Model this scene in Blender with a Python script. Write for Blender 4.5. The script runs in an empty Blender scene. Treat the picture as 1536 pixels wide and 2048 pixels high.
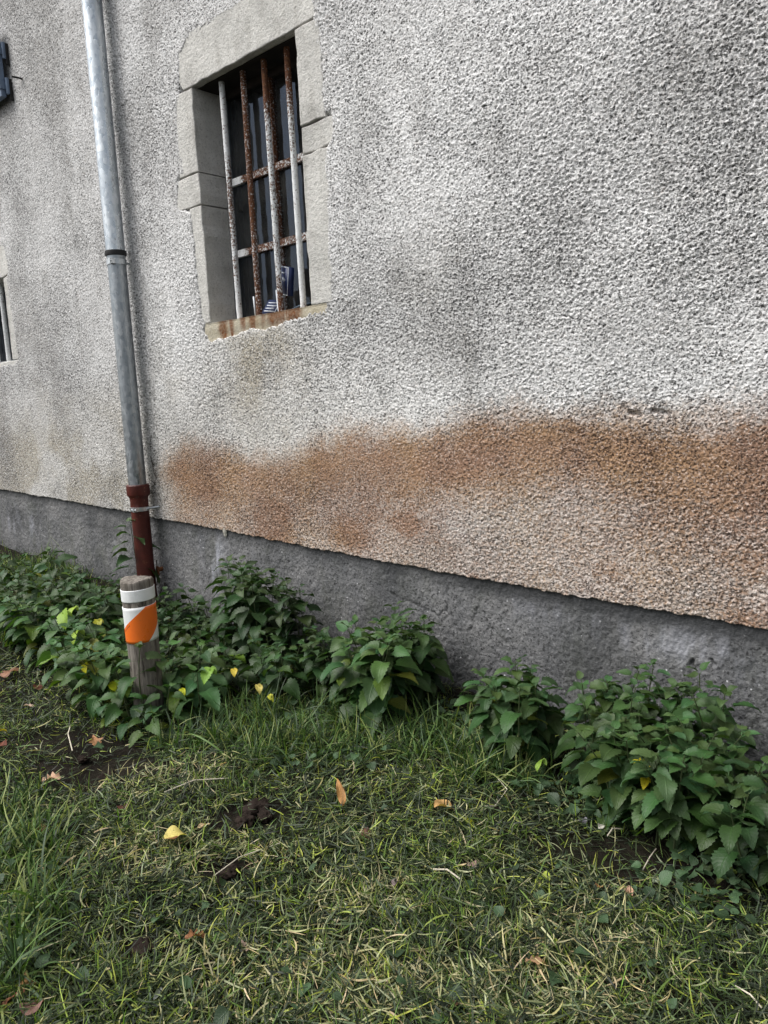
import bpy, bmesh, math, random
import numpy as np
from mathutils import Vector, noise as mnoise
rng = np.random.default_rng(7)
random.seed(7)
R = math.radians
SC = bpy.context.scene
COL = SC.collection

# ---------------------------------------------------------------- camera, sky, sun, exposure
YAW, PITCH, ROLL, FPX, D, H = R(43.235), R(8.449), R(-2.724), 1540.0, 2.38, 1.2
_f = np.array([-math.sin(YAW)*math.cos(PITCH), math.cos(YAW)*math.cos(PITCH), -math.sin(PITCH)])
_r0 = np.array([math.cos(YAW), math.sin(YAW), 0.0]); _u0 = np.cross(_r0, _f)
_r = math.cos(ROLL)*_r0 + math.sin(ROLL)*_u0
_u = -math.sin(ROLL)*_r0 + math.cos(ROLL)*_u0
CAM = np.array([0.0, -D, H])
cd = bpy.data.cameras.new('camera'); cam = bpy.data.objects.new('camera', cd); COL.objects.link(cam)
cd.sensor_fit = 'VERTICAL'; cd.sensor_height = 36; cd.sensor_width = 27; cd.lens = FPX/2048*36
cd.clip_start = 0.05; cd.clip_end = 500
from mathutils import Matrix
M = Matrix.Identity(4)
for i in range(3):
    M[i][0] = _r[i]; M[i][1] = _u[i]; M[i][2] = -_f[i]; M[i][3] = CAM[i]
cam.matrix_world = M
SC.camera = cam

SUN_AZ, SUN_EL = R(219), R(54)          # azimuth clockwise from +Y
W = bpy.data.worlds.new('World'); SC.world = W; W.use_nodes = True
nt = W.node_tree; nt.nodes.clear()
sky = nt.nodes.new('ShaderNodeTexSky'); sky.sky_type = 'NISHITA'; sky.sun_disc = False
sky.sun_elevation = SUN_EL; sky.sun_rotation = SUN_AZ; sky.dust_density = 4; sky.air_density = 1
hs = nt.nodes.new('ShaderNodeHueSaturation'); hs.inputs['Saturation'].default_value = 0.26
bg = nt.nodes.new('ShaderNodeBackground'); bg.inputs['Strength'].default_value = 0.15
wo = nt.nodes.new('ShaderNodeOutputWorld')
nt.links.new(sky.outputs[0], hs.inputs['Color']); nt.links.new(hs.outputs[0], bg.inputs[0]); nt.links.new(bg.outputs[0], wo.inputs[0])
sl = bpy.data.lights.new('sun', 'SUN'); sl.energy = 2.6; sl.angle = R(48); sl.color = (1, .975, .935)
so = bpy.data.objects.new('sun', sl); COL.objects.link(so)
sd = Vector((math.sin(SUN_AZ)*math.cos(SUN_EL), math.cos(SUN_AZ)*math.cos(SUN_EL), math.sin(SUN_EL)))
so.rotation_euler = sd.to_track_quat('Z', 'Y').to_euler()
SC.view_settings.view_transform = 'Standard'; SC.view_settings.look = 'None'
SC.view_settings.exposure = 0.25; SC.view_settings.gamma = 1.0

# ---------------------------------------------------------------- survey helpers: a sight line meets a plane of the place
def ray(x, y): return _f + (x-768)/FPX*_r - (y-1024)/FPX*_u
def wall_pt(x, y, Y=0.0):
    d = ray(x, y); return CAM + d*(Y+D)/d[1]
def gz(x, y):                                         # height of the ground
    x = np.asarray(x, float); y = np.asarray(y, float)
    b = np.clip(-3.3-x, 0, 5)*0.045
    return b + 0.016*np.sin(x*2.1+1)*np.sin(y*2.6+.5) + 0.008*np.sin(x*6.3+y*4.1)
def ground_pt(x, y):
    d = ray(x, y); z = 0.0
    for _ in range(6):
        p = CAM + d*(z-H)/d[2]; z = float(gz(p[0], p[1]))
    return p

# ---------------------------------------------------------------- numpy noise
_grng = np.random.default_rng(99)
_ga = (_grng.random((512, 512))*2*np.pi).astype(np.float32); _GC, _GS = np.cos(_ga).ravel(), np.sin(_ga).ravel()
def gnoise(x, y, s=0):
    x = np.asarray(x, np.float64); y = np.asarray(y, np.float64)
    xi = np.floor(x); yi = np.floor(y); fx = (x-xi).astype(np.float32); fy = (y-yi).astype(np.float32)
    ia = xi.astype(np.int64)+s*37; ja = yi.astype(np.int64)+s*101
    ux = fx*fx*fx*(fx*(fx*6-15)+10); uy = fy*fy*fy*(fy*(fy*6-15)+10)
    def g(i, j):
        k = ((ia+i) & 511)*512+((ja+j) & 511)
        return _GC[k]*(fx-i) + _GS[k]*(fy-j)
    a = g(0, 0)*(1-ux)+g(1, 0)*ux; b = g(0, 1)*(1-ux)+g(1, 1)*ux
    return (a*(1-uy)+b*uy)*1.5
def fbm(x, y, s=0, o=4):
    r = 0; a = 1; t = 0
    for k in range(o):
        r = r+a*gnoise(x*2**k, y*2**k, s+k*17); t += a; a *= .5
    return r/t
def sstep(a, b, x):
    t = np.clip((x-a)/(b-a), 0, 1); return t*t*(3-2*t)

# ---------------------------------------------------------------- object helpers
def tag(o, label=None, cat=None, group=None, kind=None):
    if label: o['label'] = label
    if cat: o['category'] = cat
    if group: o['group'] = group
    if kind: o['kind'] = kind
    return o
def root_loc(p):
    v = Vector((0, 0, 0))
    while p is not None: v += p.location; p = p.parent
    return np.array(v)
def empty(name, loc):
    o = bpy.data.objects.new(name, None); o.empty_display_size = .05; COL.objects.link(o); o.location = loc; return o
def nmesh(name, V, F, mat, parent=None, cols=None, uv=None, smooth=True, origin=None):
    """world-space vertex array V (n,3) and quad array F (m,4) (or list of faces) become ONE mesh object"""
    V = np.asarray(V, np.float32)
    off = root_loc(parent) if parent is not None else (np.array(origin) if origin is not None else np.zeros(3))
    me = bpy.data.meshes.new(name)
    if isinstance(F, np.ndarray):
        k = F.shape[1]; m = F.shape[0]
        me.vertices.add(len(V)); me.vertices.foreach_set('co', (V-off).astype(np.float32).ravel())
        me.loops.add(m*k); me.loops.foreach_set('vertex_index', F.astype(np.int32).ravel())
        me.polygons.add(m); me.polygons.foreach_set('loop_start', np.arange(0, m*k, k, dtype=np.int32))
        me.update(calc_edges=True)
    else:
        me.from_pydata([tuple(v) for v in (V-off)], [], F)
    for nm, c in (cols or {}).items():
        a = me.color_attributes.new(nm, 'FLOAT_COLOR', 'POINT')
        c = np.asarray(c, np.float32)
        if c.shape[1] == 3: c = np.concatenate([c, np.ones((len(c), 1), np.float32)], 1)
        a.data.foreach_set('color', c.ravel())
    if uv is not None:
        a = me.attributes.new('leafuv', 'FLOAT_VECTOR', 'POINT')
        a.data.foreach_set('vector', np.asarray(uv, np.float32).ravel())
    me.polygons.foreach_set('use_smooth', np.full(len(me.polygons), smooth))
    if mat: me.materials.append(mat)
    o = bpy.data.objects.new(name, me); COL.objects.link(o)
    if parent is not None: o.parent = parent
    elif origin is not None: o.location = origin
    return o
def grid_faces(nr, nc):
    i = np.arange(nr-1)[:, None]*nc+np.arange(nc-1)[None, :]
    return np.stack([i, i+1, i+nc+1, i+nc], -1).reshape(-1, 4)
class MB:                                            # collects tubes, boxes and prisms
    def __init__(s): s.v = []; s.f = []
    def add(s, V, F):
        n = len(s.v); s.v += [tuple(map(float, p)) for p in V]; s.f += [tuple(int(a)+n for a in f) for f in F]; return s
    def box(s, a, b):
        (x0, y0, z0), (x1, y1, z1) = a, b
        V = [(x, y, z) for z in (z0, z1) for y in (y0, y1) for x in (x0, x1)]
        return s.add(V, [(0, 2, 3, 1), (4, 5, 7, 6), (0, 1, 5, 4), (2, 6, 7, 3), (0, 4, 6, 2), (1, 3, 7, 5)])
    def tube(s, pts, rad, n=10, cap=True):
        pts = [np.array(p, float) for p in pts]; rad = rad if hasattr(rad, '__len__') else [rad]*len(pts)
        V = []; prev = None
        for i, p in enumerate(pts):
            t = pts[min(i+1, len(pts)-1)]-pts[max(i-1, 0)]; t = t/(np.linalg.norm(t)+1e-9)
            a = np.array([1, 0, 0]) if prev is None and abs(t[0]) < .9 else (np.array([0, 1, 0]) if prev is None else prev)
            a = a-t*(a@t); a /= np.linalg.norm(a)+1e-9; prev = a; b = np.cross(t, a)
            for k in range(n):
                w = 2*math.pi*k/n; V.append(p+rad[i]*(math.cos(w)*a+math.sin(w)*b))
        F = [(i*n+k, i*n+(k+1) % n, (i+1)*n+(k+1) % n, (i+1)*n+k) for i in range(len(pts)-1) for k in range(n)]
        if cap: F += [tuple(range(n))[::-1], tuple((len(pts)-1)*n+k for k in range(n))]
        return s.add(V, F)
    def build(s, name, mat, parent=None, smooth=False, bevel=0, origin=None, cols=None):
        o = nmesh(name, np.array(s.v), s.f, mat, parent, smooth=smooth, origin=origin, cols=cols)
        if bevel:
            m = o.modifiers.new('bevel', 'BEVEL'); m.width = bevel; m.segments = 2; m.limit_method = 'ANGLE'; m.angle_limit = R(40)
        elif smooth:
            o.data.set_sharp_from_angle(angle=R(40))
        return o

# ---------------------------------------------------------------- material helper
class Mat:
    def __init__(s, name, rough=.8, metal=0., spec=.3):
        s.m = bpy.data.materials.new(name); s.m.use_nodes = True; s.t = s.m.node_tree; s.t.nodes.clear()
        s.out = s.n('ShaderNodeOutputMaterial'); s.b = s.n('ShaderNodeBsdfPrincipled')
        s.b.inputs['Roughness'].default_value = rough; s.b.inputs['Metallic'].default_value = metal
        s.b.inputs['Specular IOR Level'].default_value = spec
        s.l(s.b.outputs[0], s.out.inputs[0]); s.co = s.n('ShaderNodeTexCoord').outputs['Object']
    def n(s, t, **k):
        q = s.t.nodes.new(t)
        for a, v in k.items(): setattr(q, a, v)
        return q
    def l(s, a, b): s.t.links.new(a, b)
    def put(s, sock, v):
        if isinstance(v, bpy.types.NodeSocket): s.l(v, sock)
        else: sock.default_value = (tuple(v)+(1,) if hasattr(v, '__len__') and len(v) == 3 and sock.type == 'RGBA' else v)
    def noise(s, scale, detail=4, rough=.55, stretch=None, co=None, dist=0):
        q = s.n('ShaderNodeTexNoise'); q.inputs['Scale'].default_value = scale; q.inputs['Detail'].default_value = detail
        q.inputs['Roughness'].default_value = rough; q.inputs['Distortion'].default_value = dist
        c = co or s.co
        if stretch:
            mp = s.n('ShaderNodeMapping'); mp.inputs['Scale'].default_value = stretch; s.l(c, mp.inputs[0]); c = mp.outputs[0]
        s.l(c, q.inputs['Vector']); return q.outputs['Fac']
    def vor(s, scale, out='Distance', co=None, rnd=1):
        q = s.n('ShaderNodeTexVoronoi'); q.inputs['Scale'].default_value = scale; q.inputs['Randomness'].default_value = rnd
        s.l(co or s.co, q.inputs['Vector']); return q.outputs[out]
    def ramp(s, fac, stops):
        q = s.n('ShaderNodeValToRGB'); e = q.color_ramp.elements
        while len(e) < len(stops): e.new(.5)
        for i, (p, c) in enumerate(stops):
            e[i].position = p; e[i].color = (tuple(c)+(1,) if hasattr(c, '__len__') else (c, c, c, 1))
        s.l(fac, q.inputs[0]); return q.outputs[0]
    def mix(s, fac, a, b, mode='MIX'):
        q = s.n('ShaderNodeMix', data_type='RGBA', blend_type=mode)
        s.put(q.inputs[0], fac); s.put(q.inputs[6], a); s.put(q.inputs[7], b); return q.outputs[2]
    def math(s, op, a, b=0., c=0.):
        q = s.n('ShaderNodeMath', operation=op); s.put(q.inputs[0], a); s.put(q.inputs[1], b); s.put(q.inputs[2], c); return q.outputs[0]
    def attr(s, nm, out='Color'):
        q = s.n('ShaderNodeAttribute', attribute_name=nm); return q.outputs[out]
    def sep(s, c):
        q = s.n('ShaderNodeSeparateColor'); s.l(c, q.inputs[0]); return q.outputs
    def color(s, c): s.put(s.b.inputs['Base Color'], c); return s
    def rough(s, c): s.put(s.b.inputs['Roughness'], c); return s
    def bump(s, h, dist=.01, strength=1.):
        q = s.n('ShaderNodeBump'); q.inputs['Distance'].default_value = dist; q.inputs['Strength'].default_value = strength
        s.l(h, q.inputs['Height']); s.l(q.outputs[0], s.b.inputs['Normal']); s.nrm = q.outputs[0]; return s

def m_render():                                      # rough cast plaster: light binder with darker pebbles, rust and dirt stains
    m = Mat('rough_cast', .92, spec=.15)
    st = m.sep(m.attr('stain'))
    big = m.noise(1.1, 5)
    mid = m.noise(6, 4)
    c = m.ramp(big, [(.3, (.63, .627, .625)), (.5, (.76, .758, .757)), (.72, (.83, .83, .83))])
    c = m.mix(m.math('MULTIPLY', m.ramp(mid, [(.45, 0), (.75, 1)]), .28), c, (.40, .385, .365))
    c = m.mix(m.math('MULTIPLY', st[1], .85), c, (.40, .355, .27))
    c = m.mix(m.math('MULTIPLY', st[2], m.ramp(m.noise(60, 3, .7), [(.3, .9), (.7, .45)])), c, (.27, .262, .25))
    hue = m.mix(m.ramp(m.noise(2.3, 3), [(.4, 0), (.62, 1)]), (.275, .170, .112), (.35, .222, .115))
    sp = m.noise(75, 3, .7)
    bm_ = m.ramp(m.math('ADD', st[0], m.math('MULTIPLY', m.math('SUBTRACT', sp, .5), 1.25)), [(.08, 0), (.74, .93)])
    c = m.mix(bm_, c, hue)
    v1 = m.noise(118, 3, .72, stretch=(1, 1, 1.5), dist=.6)
    dens_ = m.math('MULTIPLY', m.math('SUBTRACT', m.noise(1.7, 4, .6), .5), .22)
    c = m.mix(m.ramp(m.math('ADD', v1, dens_), [(.51, 0), (.57, .96)]), c, m.mix(st[0], (.040, .039, .039), (.06, .038, .030)))
    v2 = m.noise(135, 2, .6, stretch=(1, 1, 1.2))
    c = m.mix(m.ramp(v2, [(.56, 0), (.66, .8)]), c, m.mix(st[0], (.86, .86, .86), (.60, .49, .42)))
    c = m.mix(m.math('MULTIPLY', st[0], .30), c, m.mix(1., c, (.78, .50, .33), 'MULTIPLY'))
    return m.color(c).bump(m.noise(170, 3, .65), .004, .8).m
def m_plinth():
    m = Mat('cement_plinth', .9, spec=.2)
    st = m.sep(m.attr('stain'))
    c = m.ramp(m.noise(3.4, 7, .66), [(.32, (.105, .108, .114)), (.5, (.165, .166, .17)), (.74, (.26, .257, .255))])
    c = m.mix(m.ramp(m.noise(95, 3, .7), [(.54, 0), (.62, .85)]), c, (.03, .03, .031))
    c = m.mix(m.ramp(m.noise(70, 2, .6), [(.62, 0), (.74, .55)]), c, (.30, .30, .30))
    v = m.n('ShaderNodeTexVoronoi'); v.inputs['Scale'].default_value = 42; m.l(m.co, v.inputs['Vector'])
    dots = m.math('MULTIPLY', m.ramp(v.outputs['Distance'], [(.10, 1), (.17, 0)]), m.ramp(m.sep(v.outputs['Color'])[0], [(.84, 0), (.87, 1)]))
    c = m.mix(dots, c, (.6, .6, .62))
    c = m.mix(m.math('MULTIPLY', m.ramp(m.noise(5, 6, .7, stretch=(1, 1, .45)), [(.5, 0), (.7, .6)]), .8), c, (.085, .092, .07))
    c = m.mix(m.ramp(m.noise(8, 6, .72), [(.58, 0), (.70, .45)]), c, (.33, .33, .335))
    c = m.mix(st[0], c, (.40, .41, .46)); c = m.mix(st[1], c, (.05, .052, .055)); c = m.mix(st[2], c, (.022, .022, .022))
    h = m.math('ADD', m.noise(120, 4, .7), m.math('MULTIPLY', m.noise(35, 3), 1.2))
    return m.color(c).bump(h, .006, .9).m
def m_stone(name='sandstone', base=(.58, .57, .54), stain=False):
    m = Mat(name, .88, spec=.2)
    a, b = np.array(base)*.72, np.array(base)*1.2
    c = m.ramp(m.noise(4, 6, .65), [(.3, tuple(a)), (.5, base), (.72, tuple(b))])
    c = m.mix(m.ramp(m.noise(14, 4, .6, stretch=(1.5, 1, .4)), [(.5, 0), (.75, .45)]), c, (.235, .22, .19))
    c = m.mix(m.ramp(m.noise(120, 3, .7), [(.54, 0), (.68, .6)]), c, (.17, .165, .155))
    c = m.mix(m.ramp(m.noise(95, 3, .7), [(.55, 0), (.7, .5)]), c, (.72, .71, .69))
    if stain:
        st = m.sep(m.attr('stain'))
        c = m.mix(m.math('MULTIPLY', st[1], .8), c, (.38, .31, .17))
        c = m.mix(m.math('MULTIPLY', st[0], m.ramp(m.noise(70, 3), [(.3, 1), (.75, .55)])), c,
                  m.mix(m.noise(30, 4), (.055, .014, .006), (.23, .072, .010)))
    h = m.math('ADD', m.noise(75, 5, .7), m.math('MULTIPLY', m.noise(12, 3, stretch=(.8, 1, 2)), .6))
    return m.color(c).bump(h, .008, .9).m
def m_rusty_paint():
    m = Mat('flaking_white_paint_on_iron', .65, spec=.35)
    st = m.sep(m.attr('stain'))
    f = m.math('ADD', m.noise(110, 4, .75), m.math('MULTIPLY', m.math('SUBTRACT', st[0], .5), .30))
    mask = m.ramp(f, [(.47, 0), (.53, 1)])
    pa = m.mix(m.ramp(m.noise(30, 3), [(.4, 0), (.7, .5)]), (.78, .80, .81), (.50, .51, .50))
    ru = m.ramp(m.noise(90, 4, .7), [(.3, (.045, .02, .012)), (.55, (.125, .05, .024)), (.72, (.25, .12, .05))])
    m.color(m.mix(mask, pa, ru)).rough(m.ramp(mask, [(0, .5), (1, .95)]))
    return m.bump(m.math('ADD', m.math('MULTIPLY', mask, -.8), m.noise(160, 3)), .003, .8).m
def m_zinc(name='galvanised_zinc', tone=1., ro=0.):
    m = Mat(name, .34, .92, .5)
    sp = m.n('ShaderNodeTexVoronoi'); sp.inputs['Scale'].default_value = 60
    mp = m.n('ShaderNodeMapping'); mp.inputs['Scale'].default_value = (1, 1, .55); m.l(m.co, mp.inputs[0]); m.l(mp.outputs[0], sp.inputs['Vector'])
    spang = m.sep(sp.outputs['Color'])[0]
    c = m.mix(spang, tuple(np.array((.46, .51, .55))*tone), tuple(np.array((.70, .74, .77))*tone))
    c = m.mix(m.ramp(m.noise(3.2, 5, .65, stretch=(3, 3, .8)), [(.48, 0), (.75, .7)]), c, (.23, .27, .31))
    c = m.mix(m.ramp(m.noise(60, 3, .7, stretch=(1, 1, .5)), [(.64, 0), (.7, .7)]), c, (.16, .15, .14))
    m.color(c).rough(m.ramp(m.math('ADD', m.math('MULTIPLY', spang, .35), m.noise(9, 4, stretch=(2, 2, .6))), [(.35, .18+ro), (.95, .46+ro)]))
    return m.bump(m.math('ADD', m.noise(14, 3), m.math('MULTIPLY', spang, .25)), .003, .5).m
def m_iron_red():
    m = Mat('red_oxide_cast_iron', .5, spec=.45)
    c = m.ramp(m.noise(9, 5, .6), [(.3, (.045, .008, .006)), (.55, (.085, .014, .009)), (.75, (.125, .024, .014))])
    c = m.mix(m.ramp(m.noise(55, 3, .7), [(.66, 0), (.71, .8)]), c, (.32, .14, .08))
    c = m.mix(m.ramp(m.noise(20, 4, .7), [(.60, 0), (.74, .65)]), c, (.17, .062, .028))
    return m.color(c).bump(m.noise(60, 3), .002, .6).m
def m_plain(name, c, rough=.6, metal=0, spec=.35, var=.25, scale=25, bump=.0):
    m = Mat(name, rough, metal, spec); a = np.array(c)
    m.color(m.ramp(m.noise(scale, 4, .6), [(.3, tuple(a*(1-var))), (.7, tuple(np.minimum(a*(1+var), 1)))]))
    if bump: m.bump(m.noise(scale*3, 3), bump, .7)
    return m.m
def m_wood():
    m = Mat('weathered_post_wood', .85, spec=.2)
    g = m.noise(26, 5, .7, stretch=(3.2, 3.2, .22))
    c = m.ramp(g, [(.30, (.045, .038, .034)), (.46, (.16, .142, .125)), (.62, (.28, .255, .225)), (.78, (.40, .375, .34))])
    c = m.mix(m.ramp(m.noise(9, 4), [(.5, 0), (.7, .55)]), c, (.075, .062, .045))
    c = m.mix(m.ramp(m.noise(40, 3, .7, stretch=(2, 2, .3)), [(.63, 0), (.7, .8)]), c, (.02, .017, .015))
    return m.color(c).bump(g, .006, 1.).m
def leafmat(name, rough=.5, trans=.28, vein=True, spec=.35):
    m = Mat(name, rough, spec=spec)
    c = m.attr('col')
    if vein:
        uv = m.n('ShaderNodeSeparateXYZ'); m.l(m.attr('leafuv', 'Vector'), uv.inputs[0]); u, v = uv.outputs[0], uv.outputs[1]
        au = m.math('ABSOLUTE', u)
        w = m.math('SINE', m.math('MULTIPLY', m.math('SUBTRACT', v, m.math('MULTIPLY', au, .30)), 44.))
        side = m.ramp(w, [(.80, 0), (.97, 1)])
        mid = m.ramp(au, [(.0, 1), (.09, 0)])
        vn = m.math('MAXIMUM', m.math('MULTIPLY', side, .5), mid)
        c = m.mix(m.math('MULTIPLY', vn, .34), c, m.mix(1., c, (1.9, 1.9, 1.8), 'MULTIPLY'))
        c = m.mix(m.ramp(m.noise(120, 3, .6), [(.55, 0), (.8, .35)]), c, m.mix(1., c, (.55, .6, .5), 'MULTIPLY'))
        m.bump(m.math('ADD', m.math('MULTIPLY', vn, -.8), m.math('MULTIPLY', w, .15)), .0018, .55)
    m.color(c)
    tr = m.n('ShaderNodeBsdfTranslucent'); m.l(m.mix(1., c, (1.3, 1.5, .6), 'MULTIPLY'), tr.inputs[0])
    mx = m.n('ShaderNodeMixShader'); mx.inputs[0].default_value = trans
    m.l(m.b.outputs[0], mx.inputs[1]); m.l(tr.outputs[0], mx.inputs[2]); m.l(mx.outputs[0], m.out.inputs[0])
    return m.m
def m_soil():
    m = Mat('dark_soil', .95, spec=.1)
    c = m.ramp(m.noise(7, 6, .65), [(.3, (.008, .0065, .005)), (.55, (.018, .0145, .011)), (.75, (.034, .028, .02))])
    c = m.mix(m.ramp(m.noise(2.5, 4), [(.45, 0), (.65, .6)]), c, (.015, .018, .008))
    return m.color(c).bump(m.noise(60, 5, .7), .02, .9).m
def m_glass():
    m = Mat('old_window_glass', .04, spec=.5); t = m.t
    tr = m.n('ShaderNodeBsdfTransparent'); tr.inputs[0].default_value = (.62, .64, .64, 1)
    gl = m.n('ShaderNodeBsdfGlossy'); gl.inputs['Roughness'].default_value = .03; gl.inputs[0].default_value = (.62, .76, 1, 1)  # sky blue put into the gloss colour, since the world sky is greyed
    fr = m.n('ShaderNodeFresnel'); fr.inputs[0].default_value = 1.5
    bp = m.n('ShaderNodeBump'); bp.inputs['Distance'].default_value = .004; bp.inputs['Strength'].default_value = .5
    m.l(m.noise(5, 3), bp.inputs['Height']); m.l(bp.outputs[0], gl.inputs['Normal']); m.l(bp.outputs[0], fr.inputs['Normal'])
    mx = m.n('ShaderNodeMixShader'); m.l(fr.outputs[0], mx.inputs[0]); m.l(tr.outputs[0], mx.inputs[1]); m.l(gl.outputs[0], mx.inputs[2])
    df = m.n('ShaderNodeBsdfDiffuse'); df.inputs[0].default_value = (.11, .11, .105, 1)
    m2 = m.n('ShaderNodeMixShader'); m.l(m.ramp(m.noise(7, 5, .65), [(.38, .07), (.75, .34)]), m2.inputs[0])
    m.l(mx.outputs[0], m2.inputs[1]); m.l(df.outputs[0], m2.inputs[2]); m.l(m2.outputs[0], m.out.inputs[0]); return m.m

RENDER, PLINTH, STONE, SILL = m_render(), m_plinth(), m_stone(), m_stone('stained_sandstone', (.50, .47, .39), True)
PAINT, ZINC, IRON, WOOD = m_rusty_paint(), m_zinc(), m_iron_red(), m_wood()
NETTLE, FALLEN, BLADE = leafmat('nettle_leaf', .48, .18), leafmat('dead_leaf', .6, .2), leafmat('grass_blade', .5, .25, False)
SOIL, GLASS = m_soil(), m_glass()
BLACK = m_plain('black_rubber', (.012, .012, .013), .6)
GALV = m_plain('bright_galvanised_steel', (.55, .58, .6), .35, .85, .5, .2)
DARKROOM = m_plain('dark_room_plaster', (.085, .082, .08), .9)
FRAMEBLUE = m_plain('grey_blue_frame_paint', (.12, .14, .16), .6, var=.3)
SHUTTERM = m_plain('grey_blue_shutter_paint', (.115, .16, .235), .5, var=.2, scale=8, bump=.001)
def m_sheet(name, c, dirt):
    m = Mat(name, .3, spec=.5)
    k = m.mix(m.ramp(m.noise(14, 5, .7, stretch=(1, 1, .5)), [(.48, 0), (.8, .5)]), c, dirt)
    k = m.mix(m.ramp(m.noise(70, 4, .75, stretch=(.3, .3, 1.6)), [(.66, 0), (.71, .7)]), k, dirt)
    return m.color(k).rough(m.ramp(m.noise(20, 4), [(.3, .22), (.7, .5)])).bump(m.noise(9, 2), .004, .5).m
WHITEREF = m_sheet('white_reflective_sheet', (.80, .82, .83), (.50, .49, .45))
ORANGE = m_sheet('orange_reflective_sheet', (.82, .165, .018), (.60, .13, .03))
INK = m_plain('dark_ink', (.03, .03, .035), .6)
STEM = m_plain('nettle_stem', (.055, .075, .03), .6)

# ---------------------------------------------------------------- ground
def axis(parts):
    a = []
    for lo, hi, n in parts: a += list(np.linspace(lo, hi, n, endpoint=False))
    return np.array(a+[parts[-1][1]])
gx = axis([(-60, -12, 16), (-12, -5, 120), (-5, 1.2, 260), (1.2, 6, 30), (6, 60, 14)])
gy = axis([(-60, -8, 16), (-8, -3, 40), (-3, .1, 150), (.1, 1.2, 6), (1.2, 60, 14)])
X, Y = np.meshgrid(gx, gy)
soilbump = lambda x, y: .010*fbm(x*9, y*9, 3) + .006*gnoise(x*33, y*33, 5)
Z = gz(X, Y)+soilbump(X, Y)
Z = np.where(Y > .3, -.05, Z)
g = nmesh('ground', np.stack([X, Y, Z], -1).reshape(-1, 3), grid_faces(len(gy), len(gx)), SOIL)
tag(g, kind='structure')

# ---------------------------------------------------------------- house
house = empty('house', (-3.0, 0, 0))
tag(house, 'grey rough-cast house wall with a barred stone window and brown stained base', 'house')
PL = np.array([wall_pt(*q)[[0, 2]] for q in ((-120, 962), (0, 978), (130, 1000), (265, 1025), (310, 1035), (450, 1060), (600, 1090), (730, 1115), (900, 1146), (1100, 1181), (1300, 1216), (1536, 1258), (1750, 1296))])
def zb(x): return np.interp(x, PL[:, 0], PL[:, 1]) + .007*fbm(x*6, x*0+.3, 9) + .005*gnoise(x*28, x*0+.7, 11)
dx = []; x = -.25
xs = [x]
while x > -7.3:
    x -= .0023+.0011*max(0, -x-.5); xs.append(x)
s = .02
while x > -16: x -= s; s *= 1.12; xs.append(x)
xs = xs[::-1]; x = -.25; s = .006
while x < 5: x += s; s *= 1.1; xs.append(x)
xs = np.array(xs)
def polysd(px, pz, poly):                              # signed distance to a polygon, negative inside
    P = np.array(poly); d = np.full(px.shape, 1e9); ins = np.zeros(px.shape, bool)
    for a, b in zip(P, np.roll(P, -1, 0)):
        e = b-a; t = np.clip(((px-a[0])*e[0]+(pz-a[1])*e[1])/(e@e), 0, 1)
        d = np.minimum(d, np.hypot(px-a[0]-t*e[0], pz-a[1]-t*e[1]))
        c = ((a[1] > pz) != (b[1] > pz)) & (px < (b[0]-a[0])*(pz-a[1])/(b[1]-a[1]+1e-12)+a[0]); ins ^= c
    return np.where(ins, -d, d)
OX0, OX1, OZ0, OZ1 = -3.395, -2.62, 1.624, 2.759        # window opening
SUR = [(-3.44, 1.60), (-3.40, 1.545), (-3.25, 1.553), (-3.10, 1.578), (-2.95, 1.57), (-2.80, 1.588), (-2.66, 1.604), (-2.53, 1.612), (-2.50, 1.80), (-2.485, 2.10), (-2.478, 2.25),
       (-2.44, 2.262), (-2.428, 2.32), (-2.436, 2.375), (-2.488, 2.385), (-2.492, 2.55), (-2.505, 2.77), (-2.50, 2.95), (-2.75, 2.985),
       (-3.10, 2.975), (-3.40, 2.965), (-3.47, 2.92), (-3.49, 2.78), (-3.52, 2.70), (-3.53, 2.52), (-3.515, 2.38), (-3.575, 2.355), (-3.592, 2.23), (-3.56, 2.205), (-3.48, 2.185), (-3.475, 1.95), (-3.463, 1.78)]
W2 = dict(x0=-6.75, x1=-5.90, z0=1.605, z1=2.17)
SUR2 = [(-6.95, 1.57), (-5.815, 1.60), (-5.82, 1.9), (-5.85, 2.18), (-5.80, 2.21), (-5.80, 2.29), (-5.84, 2.385), (-6.0, 2.42), (-6.95, 2.40)]
NZ = 1120
t = np.linspace(0, 1, NZ)
X = np.repeat(xs[None, :], NZ, 0)
dist = np.hypot(xs, D)
zt = np.minimum(1.25+1.0*dist, 6.3)
ZB = zb(xs)
Z = ZB[None, :]+t[:, None]*(zt-ZB)[None, :]
def pebble(x, z):
    wx = x+.0035*gnoise(x*70, z*70, 61); wz = z+.0035*gnoise(x*70+9, z*70, 62)
    k = sstep(-.25, .3, fbm(x*1.6, z*1.6, 27, 3))
    ca, sa = .94, .34; ux, uz = wx*ca+wz*sa, -wx*sa+wz*ca           # throw of the trowel runs slightly uphill
    a = gnoise(ux*74, uz*106, 21); b = gnoise(wx*150, wz*178, 22); c = gnoise(x*230, z*245, 23); g_ = gnoise(ux*32, uz*46, 24)
    grit = np.clip(gnoise(x*100, z*106, 25)-.28, 0, 1)*1.5
    return .18*g_+(.26+.22*k)*np.clip(a*1.5+.2, -1, .8)+(.52-.14*k)*np.clip(b*1.5+.15, -1.1, .8)+.24*c+grit
h_pat = lambda x, z: .78+.42*sstep(-.35, .3, fbm(x*1.15, z*1.4, 29, 3))
amp = np.where(X < -4.16, .0040, .0053)*(1+.35*fbm(X*1.3, Z*1.3, 31))
amp = amp*(1+.25*sstep(-2, -.5, X)*sstep(1.3, 1.8, Z))
h = pebble(X, Z)*amp*h_pat(X, Z) + .007*fbm(X*2.5, Z*2.5, 33)
Yw = -h-.004
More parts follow.
